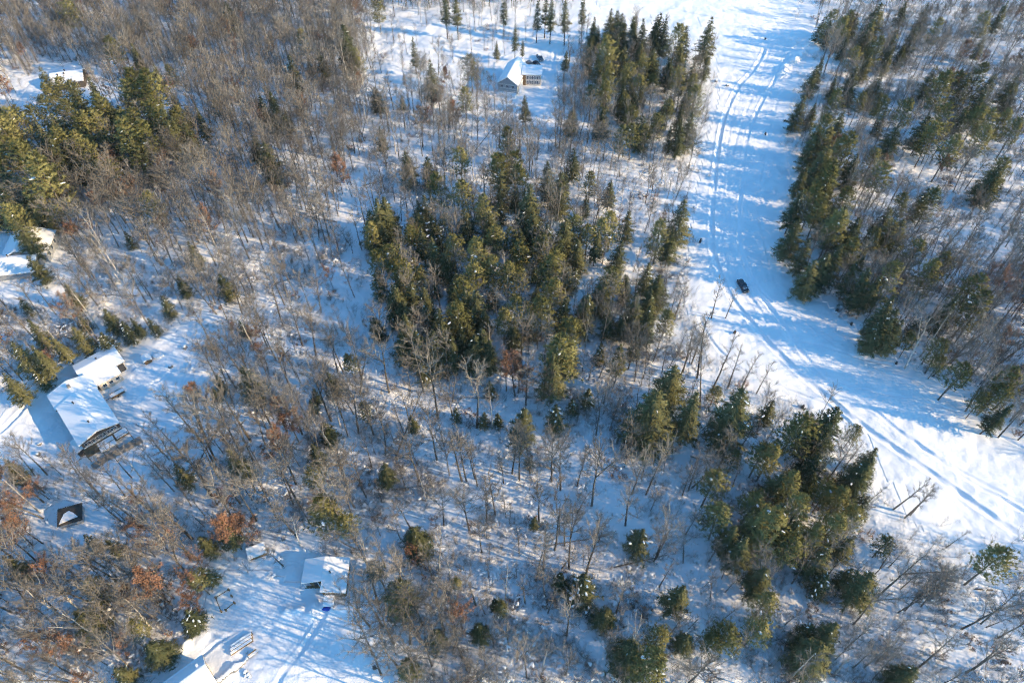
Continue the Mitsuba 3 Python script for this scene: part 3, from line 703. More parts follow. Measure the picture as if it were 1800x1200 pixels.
# trees of the woods that the survey lets one tell apart, by the foot of the trunk (kind, u, v, height)
for a in '''oak 905 695 17;oak 912 690 14;oak 500 818 14;oak 305 1050 16;oak 425 965 15;oak 445 945 11;oak 405 790 6;oak 100 645 6;oak 245 1060 9;oak 355 1075 9;oak 1280 765 9;oak 1252 770 7;oak 25 985 14;oak 60 960 12;oak 90 880 9;oak 412 895 10;oak 470 640 8;oak 295 420 8;oak 140 420 8;oak 165 415 8;oak 505 650 7;oak 585 505 8;oak 46 105 8;oak 355 275 8;oak 330 290 7;oak 540 210 9;oak 635 165 9;oak 740 215 7;oak 1660 155 8;oak 1770 500 9;oak 1780 770 4;oak 1690 1130 3;oak 1600 15 8;oak 730 985 8
bare 385 840 21;bare 320 798 18;bare 332 845 20;bare 420 790 24;bare 285 796 12;bare 270 905 20;bare 305 945 21;bare 188 885 15;bare 215 918 16;bare 350 985 22;bare 340 948 22;bare 180 895 15;bare 450 865 23;bare 440 830 22;bare 365 780 20;bare 533 768 20;bare 583 742 24;bare 684 690 24;bare 745 690 24;bare 770 735 26;bare 838 752 26;bare 630 760 22;bare 632 690 20;bare 475 745 20
bare 692 1130 24;bare 650 1000 22;bare 665 1060 24;bare 1150 985 14;bare 1030 1010 24;bare 1040 890 24;bare 975 965 22;bare 1000 1000 20;bare 955 1000 20;bare 1110 870 20;bare 1135 870 20;bare 1215 860 18;bare 970 845 22;bare 985 860 20;bare 932 830 18;bare 900 832 20;bare 768 810 22;bare 812 845 22;bare 820 845 20
bare 655 1150 23;bare 672 1100 24;bare 690 1060 22;bare 705 1180 23;bare 720 1130 24;bare 740 1090 22;bare 760 1170 23;bare 670 1185 20;bare 715 1040 22;bare 780 1120 22;bare 650 1100 21;bare 735 1190 22;bare 1500 1172 14;bare 1520 1172 14;bare 1540 1165 12;bare 1615 1172 17;bare 1700 1180 18;bare 1712 1175 17;bare 1580 1075 15;bare 1592 1072 14;bare 1620 1065 15;bare 1610 1050 14;bare 1690 1105 17;bare 1725 1095 15;bare 1755 1120 15;bare 1485 1140 12;bare 1545 1000 12;bare 1245 988 12;bare 1275 1040 11;bare 1310 1110 11;bare 1290 1150 12;bare 1265 1095 10
bare 1697 723 18;bare 1733 757 16;slim 1755 768 18;bare 1660 690 18;slim 1690 680 18;bare 1715 700 17;bare 1745 720 18;slim 1775 740 18;bare 1640 660 18;bare 1670 640 18;bare 1730 670 18;slim 1770 690 18;bare 1795 715 18;slim 1790 772 16;slim 1620 640 16;bare 1600 610 17;bare 1755 640 18;bare 1790 655 18;slim 1540 1050 22;slim 1665 960 10;slim 1570 895 17;slim 1600 905 14;slim 1590 910 16;slim 1250 690 22;slim 1225 665 24;slim 1215 640 22;slim 1280 680 18;slim 1230 720 20;slim 1200 655 20;slim 1300 690 17;slim 1330 690 15;slim 1185 560 18;slim 1250 560 18;slim 1275 560 14
birch 585 90 18;birch 740 40 17;birch 783 48 18;birch 10 100 18;birch 25 160 17;birch 45 130 17;birch 350 55 18;birch 365 50 17;birch 385 55 18;birch 740 645 15;birch 765 660 16;birch 700 380 14;birch 725 330 16;birch 1590 648 20;birch 420 505 20;birch 390 455 20;birch 215 490 22;birch 865 755 17;birch 130 640 18;birch 1390 1190 16;birch 1080 155 12;birch 1625 420 14'''.replace('\n', ';').split(';'):
    kind, u, v, h = a.split()
    x, y, _ = at(float(u), float(v))
    free(x, y, 0.0)
    woods.append((kind, x, y, float(h)))

SETS = {'bare': (BARE, 'bare_tree', 'bare grey-brown tree', 'bare trees of the snowy woods'), 'slim': (SLIM, 'slender_tree', 'slender bare tree', 'slender bare trees in the open parts'),
        'birch': (BIRCH, 'birch_tree', 'pale-barked bare birch', 'pale birches among the bare trees'), 'oak': (OAK, 'leafy_tree', 'tree with rusty dry leaves', 'trees still holding rusty leaves')}
allz = ground(np.array([a[1] for a in woods]), np.array([a[2] for a in woods]))
shown = {}
for i, (kind, x, y, h) in enumerate(woods):
    u, v = survey(x, y, h * 0.55)
    size = h / (y * CP + H * SP) * (abs(u - 900) < 890 and 10 < v < 1190)
    shown.setdefault(kind, []).append((-size, i))
single = set()
for kind, s in shown.items():
    s.sort()
    single |= {i for d, i in s[:(280 if kind == 'bare' else 260)] if d < 0}
for i, (kind, x, y, h) in enumerate(woods):
    moulds, name, look, group = SETS[kind]
    m = moulds[int(rng.integers(len(moulds)))] if not (kind == 'oak' and i >= first_named and h > 10.5) else OAK[0]
    lean = rng.normal(0, 2.4, 2) * (6.0 if rng.uniform() < 0.05 else 1.0)
    if i in single:
        key = numbered(name)
        TREES.append((key, m, x, y, h, look, group))
    else:
        rest = {'bare': 'bare_woodland', 'slim': 'sapling_thicket', 'birch': 'birch_woodland', 'oak': 'leafy_woodland'}[kind]
        used[rest] = used.get(rest, 0) + 1
        key = f'{rest}__{used[rest]:04d}'
        if rest not in labels:
            tag(rest, {'bare': 'mass of bare grey-brown trees covering the snowy slopes', 'slim': 'many thin bare saplings standing in the snow', 'birch': 'pale birches scattered far off in the woods', 'oak': 'far trees with rusty dry leaves'}[kind], kind='stuff')
    scene[key] = stand(m, x, y, h, float(allz[i]), lean)
bz = ground(np.array([a[0] for a in brush]), np.array([a[1] for a in brush]))
for i, (x, y) in enumerate(brush):
    m = int(rng.choice(6, p=(.24, .20, .18, .10, .06, .22)))
    scene[f'undergrowth__{i + 1:04d}'] = stand(SHRUB[m], x, y, float(rng.uniform(0.6, 1.3)), float(bz[i]))
tag('undergrowth', 'low brown brush poking through the snow under the trees', kind='stuff')

# thin bright winter air over the land
scene['air'] = {'type': 'homogeneous', 'albedo': rgb(0.95, 0.95, 0.95), 'sigma_t': 0.00004}
scene['haze'] = {'type': 'cube', 'to_world': T().translate([0, 200, 70]).scale([420, 330, 76]), 'bsdf': {'type': 'null'}, 'interior': {'type': 'ref', 'id': 'air'}}
scene['camera']['medium'] = {'type': 'ref', 'id': 'air'}
tag('haze', 'thin bright winter haze over the woods', kind='stuff')


# ------------------------------------------------------------------ houses
def house(name, label, cat='house'):
    key = numbered(name)
    tag(key, label, cat)
    return key


def snow_gable(F, x0, x1, y0, y1, ze, zr, par, over=0.45, th=0.32, ridge='y', name='roof', xr=None):
    """A snow-covered gable roof over a rectangle, its ridge along local y (or x)."""
    if ridge == 'y':
        a, b, c, d = x0 - over, x1 + over, y0 - over, y1 + over
        ax = 1
    else:
        a, b, c, d = y0 - over, y1 + over, x0 - over, x1 + over
        ax = 0
    m = (a + b) / 2 if xr is None else xr
    k = (zr - ze) / (m - a - over)
    lo = ze - k * over
    lo2 = ze - (zr - ze) / (b - over - m) * over
    key = MB(F).prism([(a, lo), (m, zr), (b, lo2), (b + 0.04, lo2 + th * 0.75), (b - 0.25, lo2 + th), (m + 0.3, zr + th * 0.95), (m, zr + th), (m - 0.3, zr + th * 0.95), (a + 0.25, lo + th), (a - 0.04, lo + th * 0.75)], c, d, ax).build(name, 'snow_load', par)
    e = 0.14
    MB(F).prism([(a - 0.02, lo - e), (m, zr - e), (b + 0.02, lo2 - e), (b + 0.02, lo2 - 0.003), (m, zr - 0.003), (a - 0.02, lo - 0.003)], c - 0.05, d + 0.05, ax).build('eaves', 'siding_dark', par)
    return key


def gable_wall(F, x0, x1, y0, y1, ze, zr, par, mat, ridge='y', z0=-0.6, name='wall', xr=None):
    if ridge == 'y':
        m = (x0 + x1) / 2 if xr is None else xr
        return MB(F).prism([(x0, z0), (x1, z0), (x1, ze - 0.15), (m, zr - 0.15), (x0, ze - 0.15)], y0, y1, 1).build(name, mat, par)
    m = (y0 + y1) / 2 if xr is None else xr
    return MB(F).prism([(y0, z0), (y1, z0), (y1, ze - 0.15), (m, zr - 0.15), (y0, ze - 0.15)], x0, x1, 0).build(name, mat, par)


def window(F, par, x0, x1, z0, z1, y, out=-1, axis='x'):
    """A window in a wall that faces local -y (axis x), or in one that faces along x (axis y): frame and pane."""
    e, t = 0.09, 0.06 * out
    m = MB(F)
    P = (lambda a, b, c0, c1, z_0, z_1: m.box(a, b, min(c0, c1), max(c0, c1), z_0, z_1)) if axis == 'x' else (lambda a, b, c0, c1, z_0, z_1: m.box(min(c0, c1), max(c0, c1), a, b, z_0, z_1))
    for a, b, c, d in ((x0 - e, x1 + e, z1, z1 + e), (x0 - e, x1 + e, z0 - e, z0), (x0 - e, x0, z0, z1), (x1, x1 + e, z0, z1)):
        P(a, b, y - t * 0.5, y + t, c, d)
    w = m.build('window', 'white_trim', par)
    g = MB(F)
    if axis == 'x':
        g.box(x0, x1, min(y - t * .4, y + t * 0.4), max(y - t * .4, y + t * 0.4), z0, z1)
    else:
        g.box(min(y - t * .4, y + t * 0.4), max(y - t * .4, y + t * 0.4), x0, x1, z0, z1)
    g.build('pane', 'glass_dark', w)
    return w


def vent(F, par, x, y, z, h=0.7, r=0.16, name='vent', mat='dark_metal'):
    MB(F).tube([[x, y, z - 0.3], [x, y, z + h]], r, 8).raw(*cone([x, y, z + h], r * 1.5, 0.15)).build(name, mat, par)


def cone(c, r, h, n=8):
    g = np.arange(n) * 2 * np.pi / n
    v = np.vstack([np.stack([c[0] + r * np.cos(g), c[1] + r * np.sin(g), np.full(n, c[2])], 1), [[c[0], c[1], c[2] + h]]])
    return v, [[i, (i + 1) % n, n] for i in range(n)] + [[0, i + 1, i] for i in range(1, n - 1)]


# --- the wide house with the row of gable windows
o = at(143, 783, 4.6)
DX, DY = 0.735, 0.678
F = frame(o[0], o[1], DX, DY, gz(o[0], o[1]))
hA = house('gable_house', 'wide snow-roofed house with a row of windows under its front gable')
W, D = 8.6, 13.6
gable_wall(F, 0, W, 0, D, 4.8, 6.0, hA, 'siding_dark')
snow_gable(F, 0, W, 0, D, 4.8, 6.0, hA)
gable_wall(F, -0.35, W + 0.2, D + 0.02, D + 5.6, 4.4, 5.55, hA, 'siding_dark', name='rear_wall')
snow_gable(F, -0.35, W + 0.2, D + 0.5, D + 5.6, 4.4, 5.55, hA, name='rear_roof')
for i in range(9):
    x = 0.62 + i * 0.86
    window(F, hA, x, x + 0.5, 3.25, 4.15, 0.0)
for i in range(4):
    window(F, hA, 1.0 + i * 1.9, 2.0 + i * 1.9, 0.7, 1.9, 0.0)
MB(F).box(-0.05, W + 0.05, -0.14, 0.0, 2.72, 3.0).build('band_board', 'white_trim', hA)
MB(F).box(-0.4, W + 0.9, -2.6, -0.1, 2.28, 2.5).build('deck', 'timber', hA)
m = MB(F)
for x in (-0.3, 2.7, 5.7, W + 0.8):
    MB(F).box(x - 0.08, x + 0.08, -2.5, -2.34, -0.6, 2.275).build('deck_post', 'timber', hA)

m = MB(F).box(-0.4, W + 0.9, -2.62, -2.54, 3.3, 3.38)
for i in range(32):
    x = -0.38 + i * (W + 1.24) / 31
    m.box(x, x + 0.04, -2.60, -2.56, 2.505, 3.295)
labels[m.build('railing', 'siding_dark', hA)] = {'kind': 'stuff'}
MB(F).prism([(-3.6, 2.52), (-0.9, 2.52), (-0.9, 3.05), (-3.6, 2.85)], 2.6, 6.2, 0).build('awning', 'snow_load', hA)
MB(F).box(6.6, W + 0.8, -2.4, -0.4, 2.51, 2.66).build('deck_snow', 'snow_load', hA)
MB(F).box(-0.8, W + 2.2, -4.6, -3.2, -0.6, 0.55).build('garden_wall', 'stone', hA)
MB(F).prism([(-1.9, 1.9), (0, 2.5), (0, 2.85), (-1.95, 2.2)], 0.5, 4.6, 1).build('side_porch', 'snow_load', hA)
MB(F).box(-1.8, -0.02, 0.8, 1.0, -0.6, 1.85).build('porch_wall', 'siding_dark', hA)
vent(F, hA, W * 0.46, 3.2, 6.1, 0.7); vent(F, hA, W * 0.38, 11.2, 6.0, 0.7)
MB(F).box(W * 0.5 - 0.35, W * 0.5 + 0.35, D + 3.2, D + 3.9, 5.0, 6.5).build('chimney', 'stone', hA)
for i in range(3):
    window(F, hA, 3.0 + 3.2 * i, 4.0 + 3.2 * i, 2.2, 3.6, W, 1, 'y')

# --- the long low house behind it
o = at(150, 672, 2.6)
F = frame(o[0], o[1], DX, DY, gz(o[0], o[1]))
hB = house('low_house', 'long low house with white roof and black doors behind the gable house')
W2, D2 = 9.6, 6.6
gable_wall(F, 0, W2, 0, D2, 2.9, 3.8, hB, 'siding_beige', 'x')
snow_gable(F, 0, W2, 0, D2, 2.9, 3.8, hB, ridge='x')
MB(F).box(2.0, 7.6, -2.9, -0.02, -0.6, 2.35).build('front_wall', 'siding_beige', hB)
MB(F).prism([(-3.2, 2.36), (0.2, 3.1), (0.2, 3.42), (-3.25, 2.68)], 1.7, 7.9, 0).build('front_roof', 'snow_load', hB)
for x0, x1 in ((0.2, 1.8), (7.8, 9.4)):
    d = MB(F).box(x0, x1, -0.10, -0.02, -0.3, 2.3).build('door', 'dark_metal', hB)
    MB(F).box(x0 - 0.12, x1 + 0.12, -0.13, -0.021, 2.31, 2.43).build('lintel', 'white_trim', d)
MB(F).box(1.9, 2.0, -2.5, -0.6, -0.2, 2.1).build('side_door', 'dark_metal', hB)
for i in range(3):
    window(F, hB, 2.8 + i * 1.6, 3.7 + i * 1.6, 0.8, 1.7, -2.9)
vent(F, hB, 5.0, 4.0, 3.9, 0.5)

# --- shelter with a bare dark roof
o = at(112, 931, 0.3)
F = frame(o[0], o[1], 0.94, 0.33, gz(o[0], o[1]))
hS = house('open_shed', 'dark low shed with a patch of snow on its flat roof', 'shed')
m = MB(F)
m.box(0, 4.4, 0, 0.15, -0.5, 1.5); m.box(0, 0.15, 0.152, 3.6, -0.5, 1.5); m.box(4.25, 4.4, 0.152, 3.6, -0.5, 1.5); m.box(0.152, 4.248, 3.45, 3.6, -0.5, 1.5)
m.build('wall', 'siding_grey', hS)
MB(F).prism([(-0.25, 1.52), (3.85, 2.0), (3.85, 2.12), (-0.25, 1.64)], -0.3, 4.7, 0).build('roof', 'shingle_dark', hS)
m = MB(F)
pts = np.array([(0.1, 0.15), (2.2, 0.5), (3.9, 0.75), (3.0, 1.9), (2.0, 2.7), (1.0, 2.2)])
poly = trimesh.creation.extrude_polygon(Polygon(pts), 0.14, engine='earcut')
v = poly.vertices.copy(); v[:, 2] += 1.67 + (v[:, 1] + 0.25) * 0.117
m.raw(v, poly.faces).build('snow_patch', 'snow_load', hS)

# --- timber cabin with an L-shaped roof
o = at(541, 1022, 3.2)
F = frame(o[0], o[1] + 0.35, 1.0, 0.03, gz(o[0], o[1]))
hC = house('timber_cabin', 'small timber cabin with an L-shaped snowy roof beside the yard', 'cabin')
gable_wall(F, 0, 7.4, 0, 4.2, 3.0, 3.75, hC, 'timber', 'y', xr=2.9)
gable_wall(F, 2.95, 7.4, -2.3, -0.01, 3.0, 3.7, hC, 'timber', 'y', name='front_wall', xr=3.0)
zz = lambda x: 3.0 + 1.7 * (x + 0.0) / 2.9
a = 0.4
key = MB(F).prism([(-a - 1.0, 2.65), (2.9, 3.75), (2.9, 4.07), (-a - 1.04, 2.95)], -0.5, 4.6, 1).build('roof', 'snow_load', hC)
MB(F).prism([(2.902, 3.75), (7.9, 2.87), (7.94, 3.16), (2.902, 4.07)], -2.75, 4.6, 1).build('roof', 'snow_load', hC)
MB(F).prism([(-a - 1.02, 2.50), (2.9, 3.60), (7.92, 2.72), (7.92, 2.865), (2.9, 3.745), (-a - 1.02, 2.645)], -0.47, 4.57, 1).build('eaves', 'siding_dark', hC)
MB(F).prism([(2.95, 3.57), (7.92, 2.70), (7.92, 2.86), (2.95, 3.73)], -2.72, -0.48, 1).build('eaves', 'siding_dark', hC)
m = MB(F)
for x in (-1.0, 1.9):
    MB(F).box(x - 0.07, x + 0.07, -0.42, -0.28, -0.5, 2.6 if x < 0 else 3.3).build('porch_post', 'white_trim', hC)
MB(F).box(-1.2, 2.9, -0.45, -0.02, -0.5, 0.25).build('porch', 'timber', hC)
window(F, hC, 3.6, 4.5, 1.1, 2.1, -2.3); window(F, hC, 5.6, 6.5, 1.1, 2.1, -2.3)
MB(F).box(0.8, 1.7, -0.06, -0.01, -0.2, 1.9).build('door', 'dark_metal', hC)
window(F, hC, 0.3, 1.2, 1.1, 2.0, 7.4, 1, 'y')
vent(F, hC, 4.4, 1.2, 3.6, 0.9, 0.13, 'stove_pipe')
MB(F).prism([(-4.9, 1.7), (-2.78, 2.0), (-2.78, 2.3), (-4.95, 1.98)], 3.4, 5.5, 0).build('stoop_roof', 'snow_load', hC)
m = MB(F)
for x in (3.5, 5.4):
    MB(F).box(x - 0.06, x + 0.06, -4.8, -4.68, -0.5, 1.7).build('stoop_post', 'timber', hC)
x, y, _ = at(576, 1070)
m = MB(frame(x, y, 1, 0.1, gz(x, y)))
m.lump([0, 0, 0.25], [1.0, 0.45, 0.45], 3, 2).lump([0.7, 0.15, 0.2], [0.7, 0.3, 0.3], 4, 2).build('blue_tarp', 'tarp_blue', None, 40)
tag('blue_tarp', 'blue tarp heaped on the snow in front of the timber cabin', 'tarp')
x, y, _ = at(454, 973)
F = frame(x, y, 0.9, 0.4, gz(x, y))
key = house('wood_store', 'small snow-topped wood store left of the timber cabin', 'shed')
MB(F).box(-1.6, 1.6, -0.9, 0.9, -0.4, 1.3).build('wall', 'timber', key)
MB(F).prism([(-1.2, 1.31), (1.2, 1.7), (1.2, 1.98), (-1.25, 1.58)], -1.9, 1.9, 0).build('roof', 'snow_load', key)

# --- big roof in the lower corner
a, b = at(354, 1150, 4.0), at(380, 1199, 4.0)
F = frame(a[0], a[1], (b - a)[0], (b - a)[1], gz(*a[:2]))
hD = house('corner_house', 'large house with plain white roof beside the snow-capped stone border')
W3 = float(np.linalg.norm(b - a))
gable_wall(F, 0.3, W3 - 0.3, -16, -0.4, 3.9, 5.9, hD, 'siding_beige')
snow_gable(F, 0.3, W3 - 0.3, -16, -0.4, 3.9, 5.9, hD, over=0.5)
MB(F).box(W3 / 2 - 1.35, W3 / 2 - 0.9, -1.4, -1.0, 4.2, 6.1).build('chimney', 'white_trim', hD)
for i in range(2):
    window(F, hD, 1.2 + 2.4 * i, 2.2 + 2.4 * i, 1.4, 2.7, -0.4, 1)

# --- house at the left edge
o = at(80, 447, 3.4)
F = frame(o[0], o[1], 0.985, 0.17, gz(o[0], o[1]))
hE = house('edge_house', 'white-roofed house half out of view beside pines at left edge')
gable_wall(F, -12.5, -0.4, 0.5, 11.0, 3.2, 5.6, hE, 'siding_grey', 'y', xr=-7.6)
snow_gable(F, -12.5, -0.4, 0.5, 11.0, 3.2, 5.6, hE, ridge='y', xr=-7.6, over=0.5)
gable_wall(F, -24.0, -1.8, -6.2, 2.4, 3.0, 5.0, hE, 'siding_grey', 'x', name='wing_wall')
snow_gable(F, -24.0, -1.8, -6.2, 2.4, 3.0, 5.0, hE, ridge='x', over=0.5, name='wing_roof')
vent(F, hE, -9.5, -0.8, 4.9, 0.6)
for i in range(3):
    window(F, hE, 2.0 + 2.8 * i, 3.2 + 2.8 * i, 1.0, 2.3, -0.4, 1, 'y')

# --- far white house with garage
o = at(909, 148, 4.4)
F = frame(o[0], o[1], 0.96, -0.26, gz(o[0], o[1]))
hF = house('white_house', 'distant white-roofed house with parked cars, beyond the evergreens')
gable_wall(F, -7.6, 0, 0, 15.5, 4.3, 6.9, hF, 'siding_grey')
snow_gable(F, -7.6, 0, 0, 15.5, 4.3, 6.9, hF, over=0.5)
for i in range(3):
    window(F, hF, -6.6 + i * 2.2, -5.6 + i * 2.2, 2.6, 3.5, 0.0)
for z in (1.2, 2.2, 3.8):
    MB(F).box(-7.58, -0.02, -0.05, 0.0, z, z + 0.14).build('siding_band', 'white_trim', hF)
MB(F).box(-7.4, -0.2, -2.4, -0.06, -0.5, 0.9).build('terrace', 'snow_load', hF)
G = frame(*(at(918, 150, 0.4)[:2]), 0.995, -0.06, gz(*at(918, 150)[:2]))
MB(G).box(0, 7.2, 0.6, 6.4, -0.5, 4.4).build('garage_wall', 'siding_beige', hF)
MB(G).prism([(0.2, 4.42), (6.9, 4.9), (6.9, 5.25), (0.15, 4.74)], -0.35, 7.6, 0).build('garage_roof', 'snow_load', hF)
for j, z in enumerate((0.5, 2.5)):
    for i in range(8):
        window(G, hF, 1.75 + i * 0.66, 2.2 + i * 0.66, z, z + 1.35, 0.6)
MB(G).box(0.15, 1.35, 0.5, 0.596, 0.0, 4.1).build('door', 'timber', hF)
MB(G).prism([(-6.5, 0.3), (0.4, 2.3), (0.4, 2.6), (-6.5, 0.6)], -1.1, 0.3, 0).build('stair', 'snow_load', hF)

# --- house among the pines, upper left
o = at(92, 150, 3.2)
F = frame(o[0], o[1], 0.95, 0.3, gz(o[0], o[1]))
hG = house('forest_house', 'snow-roofed house in shade behind tall pines at upper left')
gable_wall(F, 0, 11, 0, 9, 3.0, 4.8, hG, 'siding_dark', 'x')
snow_gable(F, 0, 11, 0, 9, 3.0, 4.8, hG, ridge='x')
vent(F, hG, 2.5, 3.2, 4.3, 0.8, 0.25); vent(F, hG, 4.8, 3.4, 4.4, 0.8, 0.25); vent(F, hG, 4.6, 6.4, 4.2, 0.8, 0.25)
for i in range(3):
    window(F, hG, 1.2 + 3.2 * i, 2.4 + 3.2 * i, 1.0, 2.2, 0.0)


# ------------------------------------------------------------------ vehicles
def wheel(F, par, x, y, r=0.36, w=0.24):
    k = MB(F).tube([[x, y - w / 2, r], [x, y + w / 2, r]], r, 14).raw(*disc([x, y - w / 2, r], r, -1)).raw(*disc([x, y + w / 2, r], r, 1)).build('wheel', 'tyre', par)
    MB(F).tube([[x, y - w / 2 - 0.012, r], [x, y + w / 2 + 0.012, r]], r * 0.55, 10).raw(*disc([x, y - w / 2 - 0.012, r], r * 0.55, -1, 10)).raw(*disc([x, y + w / 2 + 0.012, r], r * 0.55, 1, 10)).build('rim', 'chrome', k)


def disc(c, r, sgn, n=14):
    g = np.arange(n) * 2 * np.pi / n
    v = np.stack([c[0] + r * np.cos(g), np.full(n, c[1]), c[2] + r * np.sin(g)], 1)
    return v, [[0, i, i + 1] if sgn < 0 else [0, i + 1, i] for i in range(1, n - 1)]


def loft(rings):
    n = len(rings[0]); v = np.vstack(rings); f = []
    for k in range(len(rings) - 1):
        for i in range(n):
            a, b = k * n + i, k * n + (i + 1) % n
            f += [[a, b, b + n], [a, b + n, a + n]]
    f += [[0, i + 1, i] for i in range(1, n - 1)] + [[(len(rings) - 1) * n + x for x in (0, i, i + 1)] for i in range(1, n - 1)]
    return v, f


def shell(profile, w_low, w_top, z_split):
    """A car body side profile (x, z) widened: narrower above z_split."""
    hw = lambda z: w_low if z <= z_split else w_low + (w_top - w_low) * min(1, (z - z_split) / 0.6)
    P = np.array(profile)
    rings = []
    for s in (-1, -0.94, 0.94, 1):
        sh = 0.0 if abs(s) < 1 else 0.05
        c = P.mean(0)
        q = P + (c - P) / np.linalg.norm(c - P, axis=1, keepdims=True) * sh
        rings.append(np.stack([q[:, 0], [s * hw(z) for z in q[:, 1]], q[:, 1]], 1))
    return loft(rings)


def pickup(x, y, dx, dy):
    F = frame(x, y, dx, dy, gz(x, y) + 0.02) @ np.diag([0.92, 0.92, 0.92, 1.0])
    t = numbered('pickup_truck'); tag(t, 'black pickup truck with covered bed parked on the snow track', 'pickup truck')
    MB(F).raw(*shell([(-2.65, 0.45), (2.6, 0.40), (2.7, 0.75), (2.55, 1.05), (1.3, 1.18), (1.2, 1.20), (-2.6, 1.20), (-2.7, 0.8)], 0.93, 0.90, 1.0)).build('body', 'paint_black', t, 30)
    c = MB(F).raw(*shell([(-0.75, 1.19), (1.35, 1.19), (0.65, 1.80), (0.45, 1.86), (-0.45, 1.86), (-0.6, 1.82)], 0.84, 0.70, 1.25)).build('cab', 'paint_black', t, 30)
    MB(F).raw([[1.34, -0.72, 1.24], [1.34, 0.72, 1.24], [0.74, 0.62, 1.76], [0.74, -0.62, 1.76], [1.36, -0.72, 1.26], [1.36, 0.72, 1.26], [0.76, 0.62, 1.78], [0.76, -0.62, 1.78]], [[4, 5, 6, 7], [0, 3, 2, 1], [0, 1, 5, 4], [2, 3, 7, 6], [1, 2, 6, 5], [0, 4, 7, 3]]).build('windshield', 'glass_dark', t)
    for s in (-1, 1):
        MB(F).box(-0.5, 0.85, min(s * 0.80, s * 0.83), max(s * 0.80, s * 0.83), 1.28, 1.66).build('side_window', 'glass_dark', t)
        MB(F).lump([1.15, s * 1.0, 1.28], [0.1, 0.12, 0.09], 1, 1).build('mirror', 'paint_black', t, True)
        MB(F).box(2.56, 2.70, s * 0.62 - 0.16, s * 0.62 + 0.16, 0.76, 0.92).build('headlight', 'lamp_lens', t)
        MB(F).box(-2.74, -2.66, s * 0.74 - 0.08, s * 0.74 + 0.08, 0.8, 1.1).build('tail_light', 'paint_red', t)
        for wx in (-1.75, 1.7):
            wheel(F, t, wx, s * 0.82, 0.40, 0.28)
    MB(F).box(-2.55, -0.85, -0.78, 0.78, 1.21, 1.27).build('bed_cover', 'dark_metal', t)
    MB(F).box(2.62, 2.78, -0.85, 0.85, 0.42, 0.62).build('bumper', 'dark_metal', t)
    MB(F).box(1.38, 1.62, -0.62, 0.62, 1.19, 1.225).build('hood_snow', 'snow_load', t)


def car(name, label, x, y, dx, dy, paint, snow=False):
    F = frame(x, y, dx, dy, gz(x, y) + 0.02)
    t = numbered(name); tag(t, label, 'car')
    MB(F).raw(*shell([(-2.2, 0.40), (2.2, 0.38), (2.3, 0.65), (2.2, 0.88), (1.2, 1.02), (-2.2, 1.06), (-2.3, 0.7)], 0.90, 0.86, 0.9)).build('body', paint, t, 30)
    MB(F).raw(*shell([(-2.1, 1.04), (1.2, 1.02), (0.45, 1.58), (0.2, 1.64), (-1.6, 1.64), (-1.9, 1.5)], 0.82, 0.66, 1.1)).build('cabin', 'glass_dark', t, 30)
    MB(F).box(-1.6, 0.25, -0.64, 0.64, 1.63, 1.70 if not snow else 1.85).build('roof', 'snow_load' if snow else paint, t)
    for s in (-1, 1):
        MB(F).box(2.2, 2.31, s * 0.6 - 0.16, s * 0.6 + 0.16, 0.62, 0.76).build('headlight', 'lamp_lens', t)
        for wx in (-1.4, 1.4):
            wheel(F, t, wx, s * 0.8, 0.34, 0.22)


a, b = at(1301.0, 494, 0.7), at(1311.3, 510.5, 0.7)
c = (a + b) / 2
pickup(c[0], c[1], b[0] - a[0], b[1] - a[1])
x, y, _ = at(932, 117); car('parked_car', 'dark grey car parked close to the distant white house', x, y, 0.5, -0.85, 'paint_grey')
x, y, _ = at(944, 117); car('parked_car', 'black car parked second out from the distant white house', x, y, 0.6, -0.8, 'paint_black')
x, y, _ = at(949, 105); car('parked_car', 'snow-covered car standing alone on the driveway behind the others', x, y, 0.3, -0.95, 'paint_grey', True)

# ------------------------------------------------------------------ small things on the snow
def post_at(u, v, h, r, mat, name, label, cat):
    x, y, _ = at(u, v)
    key = MB(frame(x, y, 1, 0, gz(x, y))).tube([[0, 0, -0.3], [0.1, 0.05, h * 0.6], [0.15, 0.1, h]], [r, r * 0.9, r * 0.8], 8).raw(*cone([0.15, 0.1, h], r * 0.8, 0.05)).build(name, mat)
    tag(key, label, cat)


post_at(376, 719, 3.4, 0.10, 'white_trim', 'white_post', 'white post standing in the snow right of the house yard', 'post')

# trailer loaded with snow beside the gable house
x, y, _ = at(208, 694)
F = frame(x, y, DX, DY, gz(x, y))
t = numbered('utility_trailer'); tag(t, 'low trailer carrying snow beside the wide gable house', 'trailer')
MB(F).box(-1.7, 1.7, -0.7, 0.7, 0.45, 0.65).build('bed', 'dark_metal', t)
for s in (-1, 1):
    MB(F).box(-1.7, 1.7, s * 0.72 - 0.03, s * 0.72 + 0.03, 0.6, 1.05).build('side_board', 'timber', t)
    wheel(F, t, 0, s * 0.86, 0.3, 0.2)
MB(F).box(-1.65, 1.65, -0.66, 0.66, 0.66, 0.92).build('snow_load', 'snow_load', t)
MB(F).box(-2.9, -1.7, -0.05, 0.05, 0.45, 0.55).build('drawbar', 'dark_metal', t)

